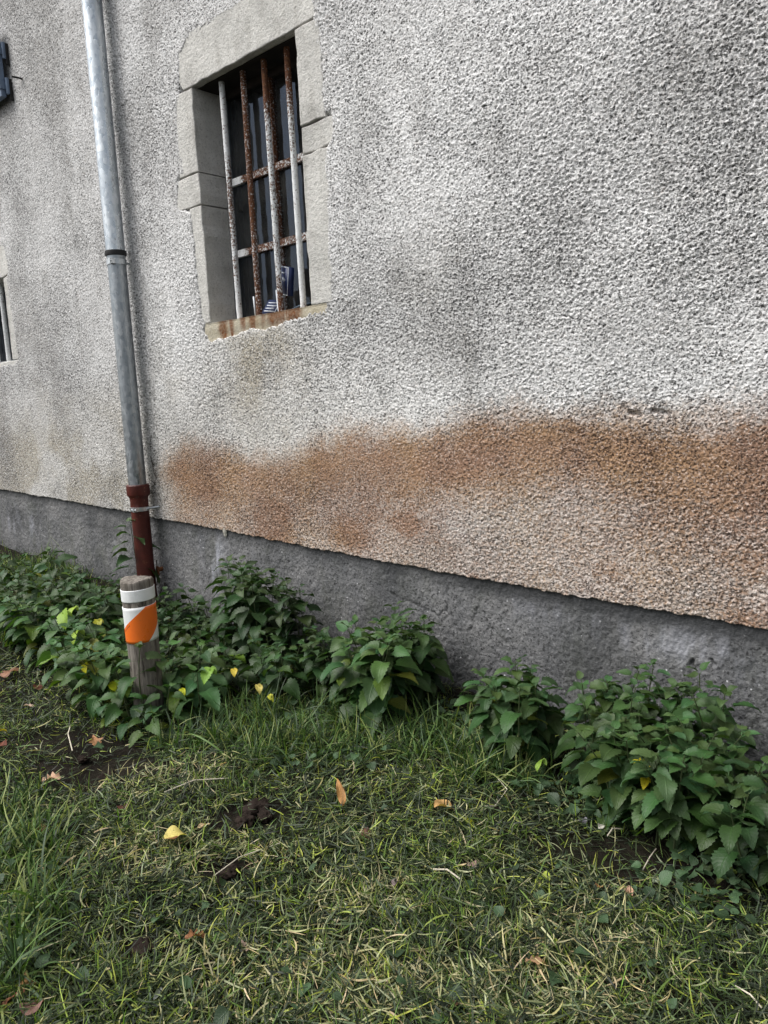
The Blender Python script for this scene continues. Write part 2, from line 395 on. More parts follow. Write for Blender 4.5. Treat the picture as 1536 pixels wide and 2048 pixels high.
sd1 = np.full(X.shape, 9.); bb = (X > -3.8) & (X < -2.2) & (Z > 1.4) & (Z < 3.2); sd1[bb] = polysd(X[bb], Z[bb], SUR)
sd2 = np.full(X.shape, 9.); bb = (X > -7.2) & (X < -5.6) & (Z > 1.4) & (Z < 2.6); sd2[bb] = polysd(X[bb], Z[bb], SUR2)
nz_ = .016*fbm(X*14, Z*14, 41)+(.010*fbm(X*7, Z*7, 45)-.016)*sstep(1.62, 1.58, Z)+.005*gnoise(X*60, Z*60, 43)
m1 = sstep(.012, -.014, sd1+nz_); m2 = sstep(.012, -.014, sd2+nz_)
mm = np.maximum(m1, m2)
Yw = Yw*(1-mm)+.03*mm
seam = np.exp(-((X-(-4.035+.012*gnoise(Z*7, Z*0, 51)+.006*gnoise(Z*40, Z*0, 52)))/.010)**2)*sstep(.45, .6, Z)
Yw += seam*.014*(.6+.6*fbm(Z*14, X*14, 53))
# chipped crack high on the right
cr = np.array([wall_pt(*q)[[0, 2]] for q in ((1262, 826), (1280, 830), (1308, 822), (1336, 826))])
for a, b in ((cr[0], cr[1]), (cr[2], cr[3])):
    e = b-a; tt = np.clip(((X-a[0])*e[0]+(Z-a[1])*e[1])/(e@e), 0, 1)
    Yw += .016*sstep(.012, .003, np.hypot(X-a[0]-tt*e[0], Z-a[1]-tt*e[1])+.004*gnoise(X*90, Z*90, 54))
# stains: R rust-brown rising damp, G ochre tint, B grey grime
TOP = np.array([wall_pt(*q)[[0, 2]] for q in ((318, 925), (345, 915), (372, 905), (430, 905), (500, 925), (570, 928), (640, 897), (700, 880), (770, 882), (840, 888), (900, 870), (960, 850), (1040, 838), (1130, 832), (1240, 836), (1300, 850), (1380, 845), (1450, 834), (1600, 832))])
ztop = np.interp(X, TOP[:, 0], TOP[:, 1], left=.9)+.05*fbm(X*4, Z*5, 71)+.03*fbm(X*17, Z*17, 72)-.035*sstep(-2.0, -1.2, X)
below = ztop-Z
edge = sstep(-.15, .085, below)*sstep(-4.14, -3.72, X+.06*fbm(X*4, Z*4, 77))
n1 = fbm(X*2.2, Z*3.2, 73)
dens = sstep(.50, .05, below)*(.30+.08*sstep(-2.4, -1.4, X))+.58-.08*sstep(-2.4, -1.4, X)
blot = sstep(.05, .45, n1)
hole_ = np.exp(-(((X+1.32)/.30)**2+((Z-.83)/.10)**2))+.8*np.exp(-(((X+1.75)/.25)**2+((Z-.72)/.10)**2))+.7*np.exp(-(((X+.75)/.2)**2+((Z-.53)/.06)**2))
warm = np.exp(-(((X+2.45)/.12)**2+((Z-.60)/.07)**2))+.6*np.exp(-(((X+1.85)/.12)**2+((Z-.9)/.05)**2))
brown = np.clip(edge*np.clip(dens+.30*(blot-.35)-.20*hole_+.5*warm+.12*sstep(-2.2, -.8, X), 0, .95), 0, 1)
och = .75*sstep(.0, .35, fbm(X*1.7, Z*1.7, 81)+.1)*sstep(1.5, .8, Z)*sstep(-3.9, -4.3, X)
plume = np.exp(-((X+3.05)/.34)**2)*sstep(.95, 1.45, Z)*sstep(1.62, 1.5, Z)
och += plume*(.75+1.0*fbm(X*5, Z*3, 83))
och += .35*sstep(.1, .5, fbm(X*1.2, Z*2, 85))*sstep(2.0, 1.2, Z)+.34*sstep(1.55, 1.0, Z)*sstep(-1.2, -3.0, X)
grime = .7*sstep(.02, .5, fbm(X*1.5, Z*1.0, 91))*(.6+.4*sstep(-1, -5, X))+.35*sstep(.12, .5, fbm(X*7, Z*2.5, 93))
grime += .5*np.exp(-(sd1/.05)**2)*sstep(.0, .4, fbm(X*4, Z*4, 95)+.1)+.4*np.exp(-((X+4.01+.015*gnoise(Z*9, Z*0, 97))/.03)**2)*sstep(-.25, .25, fbm(X*30, Z*16, 96))
for (a_, b_, sx_, sz_, k_) in ((830, 560, .16, .09, .5), (1010, 560, .25, .07, .3), (1130, 450, .12, .16, .4), (1250, 650, .18, .10, .4), (1370, 110, .14, .12, .55), (1290, 200, .10, .2, .35), (1080, 300, .12, .2, .35), (740, 120, .2, .2, .3), (950, 700, .3, .06, .25), (300, 250, .12, .3, .4), (300, 620, .12, .3, .35), (540, 720, .25, .10, .4), (120, 60, .5, .4, .45), (60, 740, .5, .3, .35)):
    p = wall_pt(a_, b_); grime += k_*np.exp(-((X-p[0])/sx_)**2-((Z-p[2])/sz_)**2)*(.55+.9*fbm(X*6, Z*6, 99))
grime += .45*sstep(2.6, 4.2, Z)*sstep(-4.2, -5, X)+.38*sstep(-4.1, -4.25, X)
stain = np.stack([brown, np.clip(och, 0, 1), np.clip(grime, 0, 1), np.ones_like(X)], -1)
keep = ~(((X > OX0-.03) & (X < OX1+.03) & (Z > OZ0-.02) & (Z < OZ1+.03)) | ((X > W2['x0']-.03) & (X < W2['x1']+.03) & (Z > W2['z0']-.02) & (Z < W2['z1']+.03)))
# bottom lip row and plain rows above the surveyed height
lipV = np.stack([xs, np.full_like(xs, .035), ZB+.004], -1)
V = [lipV[None], np.stack([X, Yw, Z], -1)]; S = [stain[:1], stain]; K = [np.ones((1, len(xs)), bool), keep]
for q in (.25, .5, 1.0):
    V.append(np.stack([xs, -.004+0*xs, zt+(7.0-zt)*q], -1)[None]); S.append(stain[-1:]*[.2, .2, 1, 1]); K.append(np.ones((1, len(xs)), bool))
V = np.concatenate(V); S = np.concatenate(S); K = np.concatenate(K)
F = grid_faces(V.shape[0], V.shape[1])
kf = K.reshape(-1)[F].any(1); F = F[kf]
wall = nmesh('wall', V.reshape(-1, 3), F, RENDER, house, cols={'stain': S.reshape(-1, 4)})
wall['label'] = 'rough-cast wall face stained rust brown along its foot'

# plinth
NP = 130
t = np.linspace(0, 1, NP)
xp = xs[::1]
ZT = zb(xp)+.012
Xp = np.repeat(xp[None], NP, 0); Zp = -.25+t[:, None]*(ZT+.25)[None]
hp = .006*fbm(Xp*5, Zp*5, 101)+.0045*fbm(Xp*30, Zp*34, 103, 3)+.0028*gnoise(Xp*85, Zp*105, 105)
dep = np.zeros_like(Xp); dark = np.zeros_like(Xp)
def polyline(pts, wdt, deep, jit=.009, dk=.55):
    global dep, dark
    P = np.array([wall_pt(*q, .02)[[0, 2]] for q in pts])
    bb = (Xp > P[:, 0].min()-.1) & (Xp < P[:, 0].max()+.1) & (Zp > P[:, 1].min()-.1) & (Zp < P[:, 1].max()+.1)
    x_, z_ = Xp[bb], Zp[bb]; x_ = x_+jit*gnoise(x_*45, z_*45, 107); z_ = z_+jit*gnoise(x_*45+3, z_*45, 109)
    d = np.full(x_.shape, 9.)
    for a, b in zip(P[:-1], P[1:]):
        e = b-a; tt = np.clip(((x_-a[0])*e[0]+(z_-a[1])*e[1])/(e@e), 0, 1); d = np.minimum(d, np.hypot(x_-a[0]-tt*e[0], z_-a[1]-tt*e[1]))
    q = sstep(wdt, wdt*.2, d); dep[bb] = np.maximum(dep[bb], q*deep); dark[bb] = np.maximum(dark[bb], q*dk)
polyline([(785, 1185), (815, 1198), (835, 1208), (862, 1220), (885, 1228), (900, 1216)], .005, .006)
polyline([(905, 1215), (912, 1245), (930, 1262), (945, 1258), (950, 1235), (962, 1212)], .004, .005, dk=.45)
polyline([(962, 1214), (985, 1250), (1010, 1275), (1060, 1290)], .003, .004, dk=.3)
polyline([(1385, 1325), (1392, 1332)], .012, .012); polyline([(1425, 1318), (1431, 1324)], .010, .010)
hc = wall_pt(441, 1243, .02)
hole = sstep(1.15, .75, np.hypot((Xp-hc[0])/.05, (Zp-hc[2])/.045)+.2*fbm(Xp*25, Zp*25, 111))
dep += hole*.09; dark = np.maximum(dark, hole*.6)
eff = np.zeros_like(Xp)
for (a, b, sx, sz, k) in ((432, 1130, .10, .16, .75), (446, 1150, .02, .2, .9), (500, 1110, .05, .06, .4), (420, 1200, .08, .08, .55), (30, 1040, .16, .12, .6), (70, 1060, .10, .10, .5), (1080, 1215, .16, .05, .35), (1290, 1270, .25, .07, .45), (1490, 1310, .2, .07, .4), (240, 1100, .07, .1, .5)):
    p = wall_pt(a, b, .02); eff += k*np.exp(-((Xp-p[0])/sx)**2-((Zp-p[2])/sz)**2)
eff *= sstep(-.12, .5, fbm(Xp*12, Zp*3.5, 113))*1.1
damp = sstep(.07, .0, ZT[None]-Zp-.03*fbm(Xp*4, Zp*4, 115)-.02)*.65+.5*sstep(.1, .5, fbm(Xp*2, Zp*3, 117))+.45*sstep(-2.6, -1.2, Xp)*sstep(.14, .03, ZT[None]-Zp)
damp += .5*sstep(.16, .0, Zp-gz(Xp, 0*Xp)-.06*fbm(Xp*9, Zp*9, 119))
st = np.stack([np.clip(eff, 0, .8), np.clip(damp, 0, .85), np.clip(dark, 0, 1), np.ones_like(Xp)], -1)
pl = nmesh('plinth', np.stack([Xp, .008-hp+dep, Zp], -1).reshape(-1, 3), grid_faces(NP, len(xp)), PLINTH, house, cols={'stain': st.reshape(-1, 4)})
pl['label'] = 'grey cement plinth with cracks and white salt marks'

def stone(name, poly, y0, y1, mat, parent, jit=.003, bev=.007):
    P = []
    poly = [np.array(p, float) for p in poly]
    for a, b in zip(poly, poly[1:]+poly[:1]):
        n = max(1, int(np.linalg.norm(b-a)/.045))
        for k in range(n):
            q = a+(b-a)*k/n; P.append(q+(rng.normal(0, jit, 2) if k else rng.normal(0, jit*.4, 2)))
    bm = bmesh.new(); vs = [bm.verts.new((p[0], y0, p[1])) for p in P]
    f = bm.faces.new(vs); bm.normal_update()
    if f.normal.y > 0: f.normal_flip()
    r = bmesh.ops.extrude_face_region(bm, geom=[f])
    for v in r['geom']:
        if isinstance(v, bmesh.types.BMVert): v.co.y = y1
    bm.normal_update(); bmesh.ops.recalc_face_normals(bm, faces=bm.faces)
    ed = [e for e in bm.edges if all(abs(v.co.y-y0) < 1e-6 for v in e.verts)]
    bmesh.ops.bevel(bm, geom=ed, offset=bev, segments=3, profile=.6, affect='EDGES')
    off = root_loc(parent)
    for v in bm.verts: v.co -= Vector(off)
    me = bpy.data.meshes.new(name); bm.to_mesh(me); bm.free(); me.materials.append(mat)
    o = bpy.data.objects.new(name, me); COL.objects.link(o); o.parent = parent; return o

# ---- barred window
win = empty('window', (0, 0, 0)); win.parent = house
win['label'] = 'deep stone-framed window behind four rusty white iron bars'
stone('lintel', [(-3.47, 2.757), (OX0, 2.757), (OX1, 2.761), (-2.47, 2.765), (-2.46, 2.99), (-3.10, 3.0), (-3.44, 2.995), (-3.51, 2.93), (-3.50, 2.80)], -.004, .26, STONE, win)
for poly in ([(-3.56, 2.36), (OX0, 2.36), (OX0, 2.752), (-3.54, 2.752)], [(-3.62, 2.205), (OX0, 2.205), (OX0, 2.354), (-3.62, 2.354)], [(-3.50, 1.62), (OX0, 1.62), (OX0, 2.199), (-3.50, 2.199)],
             [(OX1, 2.37), (-2.46, 2.37), (-2.47, 2.755), (OX1, 2.755)], [(OX1, 2.256), (-2.41, 2.256), (-2.41, 2.364), (OX1, 2.364)], [(OX1, 1.62), (-2.48, 1.62), (-2.46, 2.25), (OX1, 2.25)]):
    stone('jamb_stone', poly, -.003+rng.normal(0, .0015), .26, STONE, win)
# sill with rust runs from the bars
nx, nz2 = 220, 26
sx = np.linspace(-3.45, -2.52, nx)
prof = [(.26, 1.628), (.05, 1.622), (-.002, 1.619)] + [(.001-.002*math.sin(k*.3), 1.615-.1*k/(nz2-4)) for k in range(nz2-3)]
V = np.array([[(a, p[0]+.002*float(mnoise.noise((a*9, p[1]*9, 1))), p[1]+.003*float(mnoise.noise((a*14, 3, 2)))) for a in sx] for p in prof])
SX, SZ = V[..., 0], V[..., 2]
rs = np.zeros_like(SX)
for px, wd, k, ln in ((447, .035, 1.0, .1), (462, .02, .8, .1), (486, .02, .9, .06), (505, .03, .95, .07), (527, .03, .5, .05), (548, .05, .9, .05), (563, .03, .9, .06), (585, .05, 1.0, .07), (600, .02, .7, .04)):
    x0 = wall_pt(px, 645)[0]
    rs = np.maximum(rs, k*np.exp(-((SX-x0+.006*gnoise(SX*60, SZ*20, 5))/wd)**2)*sstep(1.62-ln-.05, 1.62-ln*.3, SZ))
rs *= .95+.9*sstep(-.3, .4, fbm(SX*45, SZ*8, 121))
st = np.stack([np.clip(rs*1.15, 0, 1), np.clip(.42+.7*fbm(SX*9, SZ*9, 122), 0, 1), 0*SX, 0*SX+1], -1)
nmesh('sill', V.reshape(-1, 3), grid_faces(nz2, nx), SILL, win, cols={'stain': st.reshape(-1, 4)})['label'] = 'stone sill with orange rust runs below the bars'
stone('soffit_shade_board', [(OX0-.01, 2.7535), (OX1+.01, 2.7535), (OX1+.01, 2.7565), (OX0-.01, 2.7565)], .035, .26, m_plain('soffit_shade_dark', (.022, .018, .016), .9, var=.5, scale=12), win, jit=0, bev=.0008)  # thin dark board added so the lintel's underside looks deeply shaded
# iron bars
def rust_cyl(name, x, y, z0, z1, r, rustf, parent, n=14, lean=0):
    m = 70; zz = np.linspace(z0, z1, m); th = np.linspace(0, 2*np.pi, n, endpoint=False)
    ZZ, TT = np.meshgrid(zz, th, indexing='ij')
    rr = r*(1+.06*fbm(ZZ*14, np.cos(TT)*2+x*7, 131)+.05*gnoise(ZZ*60, TT*2+x*3, 132))
    V = np.stack([x+lean*(ZZ-z0)+rr*np.cos(TT), y+rr*np.sin(TT), ZZ], -1).reshape(-1, 3)
    F = np.array([(i*n+k, i*n+(k+1) % n, (i+1)*n+(k+1) % n, (i+1)*n+k) for i in range(m-1) for k in range(n)])
    rf = rustf((ZZ-z0)/(z1-z0))+.25*fbm(ZZ*5, TT*.3+x*5, 133)
    c = np.stack([rf, rf*0, rf*0, rf*0+1], -1).reshape(-1, 4)
    return nmesh(name, V, F, PAINT, parent, cols={'stain': np.clip(c, 0, 1)})
BARS = []
for (q0, q1, fn, lb) in (((443, 165), (480, 637), lambda t: np.interp(t, [0, .15, .2, .45, .62, .75, .95, 1], [.1, .12, .3, .45, .5, .12, .15, .3]), 'iron bar with mostly intact white paint'),
                     ((485, 138), (519, 630), lambda t: np.interp(t, [0, .06, .3, .45, .6, .8, 1], [1, .75, .62, .9, .8, .7, .72]), 'iron bar rusted brown along most of its length'),
                     ((527, 115), (563, 628), lambda t: np.interp(t, [0, .08, .2, .35, .5, .72, .86, 1], [.8, .65, .25, .3, .35, .35, .9, 1]), 'iron bar brown with rust over its top'),
                     ((573, 95), (607, 613), lambda t: np.interp(t, [0, .05, .3, .5, .7, .85, 1], [.5, .15, .08, .1, .4, .85, .95]), 'iron bar white below and rusty at its top')):
    a = wall_pt(*q0, .075); b = wall_pt(*q1, .075)
    o = rust_cyl('bar', b[0], .075, 1.6, 2.775, .0142, fn, win, lean=(a[0]-b[0])/1.13); o['label'] = lb
# glazed metal frame behind the bars
YF = .172
fr = empty('frame', (0, 0, 0)); fr.parent = win; fr['label'] = 'grey metal frame with rusty glazing bars'
def fpt(px, py): p = wall_pt(px, py, YF); return p[0], p[2]
mb = MB(); mb.box((OX0, YF-.012, OZ0-.004), (OX0+.038, YF+.03, OZ1)); mb.box((OX1-.038, YF-.012, OZ0-.004), (OX1, YF+.03, OZ1))
mb.box((OX0+.038, YF-.010, OZ0-.004), (OX1-.038, YF+.03, OZ0+.022))
mb.build('stile', FRAMEBLUE, fr, bevel=.003)
MB().box((OX0+.038, YF-.010, OZ1-.04), (OX1-.038, YF+.03, OZ1-.005)).build('head_rail', m_plain('shade_dark_frame', (.03, .022, .018), .9, var=.5, scale=20), fr)  # near-black colour puts the shade below the lintel into this rail
xm = fpt(557, 420)[0]
za, zbb = fpt(540, 340)[1], fpt(550, 490)[1]
def rbar(name, a, b, rf, seg=60):
    a = np.array(a); b = np.array(b); ax = 0 if abs(b[0]-a[0]) > abs(b[2]-a[2]) else 2
    u = np.linspace(0, 1, seg); ring = []
    w = .017
    for s_ in u:
        p = a+(b-a)*s_
        if ax == 0: ring.append([(p[0], p[1]-.014, p[2]-w), (p[0], p[1]-.014, p[2]+w), (p[0], p[1]+.02, p[2]+w), (p[0], p[1]+.02, p[2]-w)])
        else: ring.append([(p[0]-w*.7, p[1]-.017, p[2]), (p[0]-w*.7, p[1]+.02, p[2]), (p[0]+w*.7, p[1]+.02, p[2]), (p[0]+w*.7, p[1]-.017, p[2])])
    V = np.array(ring).reshape(-1, 3)
    F = [(i*4+k, i*4+(k+1) % 4, (i+1)*4+(k+1) % 4, (i+1)*4+k) for i in range(seg-1) for k in range(4)]+[(3, 2, 1, 0), tuple(seg*4-4+k for k in range(4))]
    rv = np.repeat(rf(u), 4); c = np.stack([rv, rv*0, rv*0, rv*0+1], -1)
    return nmesh(name, V, F, PAINT, fr, cols={'stain': c}, smooth=False)
for z in (za, zbb):
    for x0, x1 in ((OX0+.039, xm-.013), (xm+.013, OX1-.039)):
        rbar('glazing_bar', (x0, YF, z), (x1, YF, z), lambda u: np.interp(u, [0, .2, .35, 1], [.0, .1, .8, .65]) if x0 < -3 else np.interp(u, [0, .5, .7, 1], [.7, .6, .2, .3]))
rbar('mullion', (xm, YF, OZ0+.02), (xm, YF, OZ1-.04), lambda u: np.interp(u, [0, .4, 1], [.55, .7, .85]))
zs = [OZ0+.02, zbb-.017, zbb+.017, za-.017, za+.017, OZ1-.038]
for i in range(3):
    for x0, x1 in ((OX0+.036, xm-.012), (xm+.012, OX1-.036)):
        z0, z1 = zs[2*i], zs[2*i+1]; dy = rng.normal(0, .004, 2)
        n = 12; U, Vv = np.meshgrid(np.linspace(x0, x1, n), np.linspace(z0, z1, n))
        P = np.stack([U, YF+.006+dy[0]*(U-x0)+dy[1]*(Vv-z0), Vv], -1).reshape(-1, 3)
        o = nmesh('pane', P, grid_faces(n, n), GLASS, fr)
# dark room behind the glass
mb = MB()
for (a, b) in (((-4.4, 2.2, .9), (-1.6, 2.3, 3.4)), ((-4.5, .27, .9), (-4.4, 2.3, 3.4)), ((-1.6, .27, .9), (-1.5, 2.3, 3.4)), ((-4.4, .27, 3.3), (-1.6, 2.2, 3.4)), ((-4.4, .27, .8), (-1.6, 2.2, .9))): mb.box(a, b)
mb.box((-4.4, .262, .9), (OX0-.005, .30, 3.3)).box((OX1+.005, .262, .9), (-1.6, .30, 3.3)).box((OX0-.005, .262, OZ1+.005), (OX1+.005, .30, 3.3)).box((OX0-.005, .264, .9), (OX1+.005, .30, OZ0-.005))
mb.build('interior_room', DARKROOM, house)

# ---- second window at the left edge
w2 = empty('window', (0, 0, 0)); w2.parent = house; w2['label'] = 'stone-framed window cut by the left edge of the photo'
stone('lintel', [(-7.0, 2.19), (-6.75, 2.19), (-5.90, 2.19), (-5.79, 2.20), (-5.78, 2.36), (-5.83, 2.42), (-7.0, 2.43)], -.004, .26, STONE, w2)
stone('jamb_stone', [(W2['x1'], 1.60), (-5.79, 1.60), (-5.80, 2.19), (W2['x1'], 2.184)], -.003, .26, STONE, w2)
stone('jamb_stone', [(-6.9, 1.60), (W2['x0'], 1.60), (W2['x0'], 2.184), (-6.9, 2.184)], -.003, .26, STONE, w2)
stone('sill', [(-7.0, 1.52), (-5.80, 1.54), (-5.80, 1.597), (-7.0, 1.597)], -.002, .26, STONE, w2)
for xx in (-5.955, -6.16, -6.36, -6.56): rust_cyl('bar', xx, .075, 1.58, 2.2, .0165, lambda t: 0*t+.12, w2)
mb = MB(); mb.box((W2['x0'], .17, 1.6), (W2['x1'], .2, 1.63)).box((W2['x0'], .17, 2.15), (W2['x1'], .2, 2.188)).box((W2['x0'], .17, 1.63), (W2['x0']+.04, .2, 2.15)).box((W2['x1']-.04, .17, 1.63), (W2['x1'], .2, 2.15))
mb.build('frame', FRAMEBLUE, w2, bevel=.003)
nmesh('pane', np.array([(W2['x0']+.04, .185, 1.63), (W2['x1']-.04, .185, 1.63), (W2['x1']-.04, .185, 2.15), (W2['x0']+.04, .185, 2.15)]), np.array([(0, 1, 2, 3)]), GLASS, w2)
mb = MB()
mb.box((-7.1, 1.6, 1.2), (-5.5, 1.7, 2.6)).box((-7.2, .27, 1.2), (-7.1, 1.7, 2.6)).box((-5.5, .27, 1.2), (-5.4, 1.7, 2.6)).box((-7.1, .27, 2.5), (-5.5, 1.6, 2.6)).box((-7.1, .27, 1.1), (-5.5, 1.6, 1.2))
mb.build('interior_room', DARKROOM, house)

# ---- open shutter above it
sh = empty('shutter', (0, 0, 0)); sh.parent = house; sh['label'] = 'open grey blue wooden shutter folded back against the wall'
sx1 = wall_pt(-5, 120, -.075)[0]; sz0 = wall_pt(8, 188, -.075)[2]
mb = MB()
for k in range(5): mb.box((sx1-.112*(k+1)+.003, -.075, sz0), (sx1-.112*k, -.042, sz0+.43))
mb.build('board', SHUTTERM, sh, bevel=.003)
for pz in (wall_pt(12, 160, -.08)[2], wall_pt(8, 84, -.08)[2]):
    mb = MB(); mb.box((sx1-.5, -.081, pz-.022), (sx1+.004, -.0755, pz+.022)); mb.box((sx1+.002, -.08, pz-.022), (sx1+.008, -.03, pz+.022))
    mb.tube([(sx1+.014, -.035, pz-.05), (sx1+.014, -.035, pz+.05)], .012, 10)
    mb.build('strap_hinge', SHUTTERM, sh, bevel=.002)
    mb = MB(); mb.box((sx1+.006, -.03, pz-.085), (sx1+.022, -.004, pz+.05)); mb.build('hinge_plate', BLACK, sh, bevel=.004)
a = wall_pt(24, 153, -.05); b = wall_pt(46, 158, 0)
mb = MB(); mb.tube([a, (a+b)/2, (b[0], -.05, b[2]), (b[0], .01, b[2])], .006, 8); mb.build('hold_back_hook', BLACK, sh)

# ---------------------------------------------------------------- downpipe
PX = -4.128
dp = empty('downpipe', (PX, -.085, float(gz(PX, -.08))))
tag(dp, 'silver zinc downpipe with a red cast iron foot, fixed to the grey wall', 'drainpipe')
def lathe(name, prof, mat, c, parent, n=40, tilt=0):
    th = np.linspace(0, 2*np.pi, n, endpoint=False); V = []; F = []
    for i, (r, z) in enumerate(prof): V += [(c[0]+tilt*z+r*math.cos(a), c[1]+r*math.sin(a), z) for a in th]
    for i in range(len(prof)-1): F += [(i*n+k, i*n+(k+1) % n, (i+1)*n+(k+1) % n, (i+1)*n+k) for k in range(n)]
    F += [tuple(range(n))[::-1], tuple((len(prof)-1)*n+k for k in range(n))]
    o = nmesh(name, np.array(V), F, mat, parent, smooth=True); o.data.set_sharp_from_angle(angle=R(35)); return o
zj = wall_pt(233, 508, -.085)[2]; zc = wall_pt(281, 972, -.085)[2]
lathe('zinc_pipe', [(.0525, zj+.01)]+[(.0525, zj+.01+.15*k) for k in range(1, 31)], ZINC, (PX, -.085), dp)
lathe('zinc_pipe', [(.051, zc-.03)]+[(.051, zc+(zj+.02-zc)*k/10) for k in range(0, 11)], m_zinc('dull_weathered_zinc', .62, .07), (PX, -.085), dp)
lathe('joint_ring', [(.051, zj-.012), (.058, zj-.010), (.060, zj+.004), (.058, zj+.016), (.051, zj+.018)], BLACK, (PX, -.085), dp)
cl = lathe('pipe_clamp', [(.050, zj-.062), (.055, zj-.060), (.055, zj-.032), (.050, zj-.030)], GALV, (PX, -.085), dp)
mb = MB(); mb.box((PX+.03, -.152, zj-.06), (PX+.05, -.12, zj-.032)); mb.tube([(PX+.025, -.143, zj-.046), (PX+.06, -.143, zj-.046)], .007, 8)
mb.build('clamp_screw', GALV, cl)
MB().tube([(PX, -.04, zj-.046), (PX, .01, zj-.046)], .006, 8).build('wall_peg', GALV, cl)
cp = lathe('cast_iron_pipe', [(.0525, -.1), (.0525, .2), (.052, .35), (.052, zc-.075), (.055, zc-.065), (.064, zc-.055), (.066, zc-.050), (.066, zc+.004), (.063, zc+.008), (.053, zc+.008)], IRON, (PX, -.085), dp)
z2 = wall_pt(283, 1021, -.13)[2]
cl = lathe('pipe_clamp', [(.051, z2-.014), (.0555, z2-.012), (.0555, z2+.010), (.051, z2+.012)], GALV, (PX, -.085), dp)
mb = MB(); mb.box((PX+.028, -.150, z2-.012), (PX+.05, -.118, z2+.012)); mb.tube([(PX+.02, -.145, z2), (PX+.062, -.14, z2)], .008, 8)
mb.build('clamp_screw', GALV, cl)
MB().tube([(PX+.045, -.08, z2), (PX+.085, .02, z2+.006)], .007, 8).build('wall_peg', GALV, cl)

# ---------------------------------------------------------------- marker post
pb = ground_pt(302, 1440); PC = np.array([pb[0], pb[1]]); PG = float(gz(*PC))
post = empty('marker_post', (PC[0], PC[1], PG))
tag(post, 'round weathered wooden marker post with white and orange reflective bands', 'marker post')
vd = PC-CAM[:2]; TH0 = math.atan2(-vd[1], -vd[0])               # side of the post that faces the path
def pz(py, px=280):                                             # height on the post's front
    d = ray(px, py); k = (np.linalg.norm(vd)-.055)/math.hypot(d[0], d[1]); return H+d[2]*k
PT = pz(1163); LEAN = -.012
RAD = lambda z: .0625-.008*np.clip((PT-z)/PT, 0, 1.3)*.6
n, m = 96, 60
th = np.linspace(0, 2*np.pi, n, endpoint=False); zz = np.concatenate([np.linspace(PG-.12, PT-.008, m), [PT-.003, PT, PT, PT]])
ZZ, TT = np.meshgrid(zz, th, indexing='ij')
shr = np.ones(len(zz)); shr[m] = .985; shr[m+1] = .94; shr[m+2] = .5; shr[m+3] = .01
RR = (RAD(ZZ)-.0022*np.clip(gnoise(TT*5.1, ZZ*3, 141), 0, 1)-.0018*np.clip(gnoise(np.cos(TT)*6, ZZ*5+np.sin(TT)*6, 142), 0, 1))*shr[:, None]
ZZ2 = ZZ+np.where(shr[:, None] < .99, .004*np.sin(TT*2+1)*shr[:, None]+.003*gnoise(RR*np.cos(TT)*60, RR*np.sin(TT)*60, 7), 0)
def pxy(r, t, z): return PC[0]+LEAN*(z-PG)+r*np.cos(t), PC[1]+r*np.sin(t)
a, b = pxy(RR, TT, ZZ)
F = np.array([(i*n+k, i*n+(k+1) % n, (i+1)*n+(k+1) % n, (i+1)*n+k) for i in range(len(zz)-1) for k in range(n)])
nmesh('wooden_shaft', np.stack([a, b, ZZ2], -1).reshape(-1, 3), F, WOOD, post)
def sleeve(name, z0, z1, mat, dr, t0=None, t1=None, parent=post, tiltz=0, n=96, m=14):
    """thin wrapped sheet; t0/t1 give the side limits as functions of height"""
    rows = []
    for i in range(m):
        u = i/(m-1); z = z0+(z1-z0)*u
        a = (t0(u) if t0 else -math.pi); b = (t1(u) if t1 else math.pi)
        t = TH0+np.linspace(a, b, n); zt_ = z+tiltz*np.sin(t-TH0); x_, y_ = pxy(RAD(z)+dr, t, z); rows.append(np.stack([x_, y_, zt_], -1))
    V = np.array(rows); Vi = V.copy(); c0 = np.array([PC[0], PC[1], 0])
    Vi[..., :2] = c0[:2]+(V[..., :2]-c0[:2])*.97
    A = np.concatenate([Vi[:1], V, Vi[-1:]])
    return nmesh(name, A.reshape(-1, 3), grid_faces(m+2, n), mat, parent)
zw0, zw1 = pz(1204), pz(1180)
sleeve('white_band', zw0, zw1, WHITEREF, .0016, tiltz=.003)
zo0, zo1 = pz(1287), pz(1215)
lb = sleeve('warning_band', zo0, zo1, WHITEREF, .0014, tiltz=.004)
lb['label'] = 'white band with a wide orange diagonal stripe'
L0 = lambda u: R(20)-R(165)*(1-u); L1 = lambda u: R(20)+R(126)*u
sleeve('orange_stripe', zo0+.0008, zo1-.0008, ORANGE, .0021, lambda u: max(L0(u), -math.pi), L1, lb, tiltz=.004)
mb = MB()
for k in range(6):                                               # tiny illegible print beside the stripe
    u = .30+.035*k; t = TH0+R(-72+5.5*k); z = zo0+(zo1-zo0)*u
    for dz in (0, .0035):
        x0, y0 = pxy(RAD(z)+.0016, t, z); x1, y1 = pxy(RAD(z)+.0016, t+.05, z)
        x2, y2 = pxy(RAD(z)+.0022, t, z); x3, y3 = pxy(RAD(z)+.0022, t+.05, z)
        mb.add([(x0, y0, z+dz), (x1, y1, z+dz+.001), (x1, y1, z+dz+.003), (x0, y0, z+dz+.002), (x2, y2, z+dz), (x3, y3, z+dz+.001), (x3, y3, z+dz+.003), (x2, y2, z+dz+.002)], [(4, 5, 6, 7), (0, 3, 2, 1), (0, 1, 5, 4), (2, 3, 7, 6)])
mb.build('printed_mark', INK, lb)

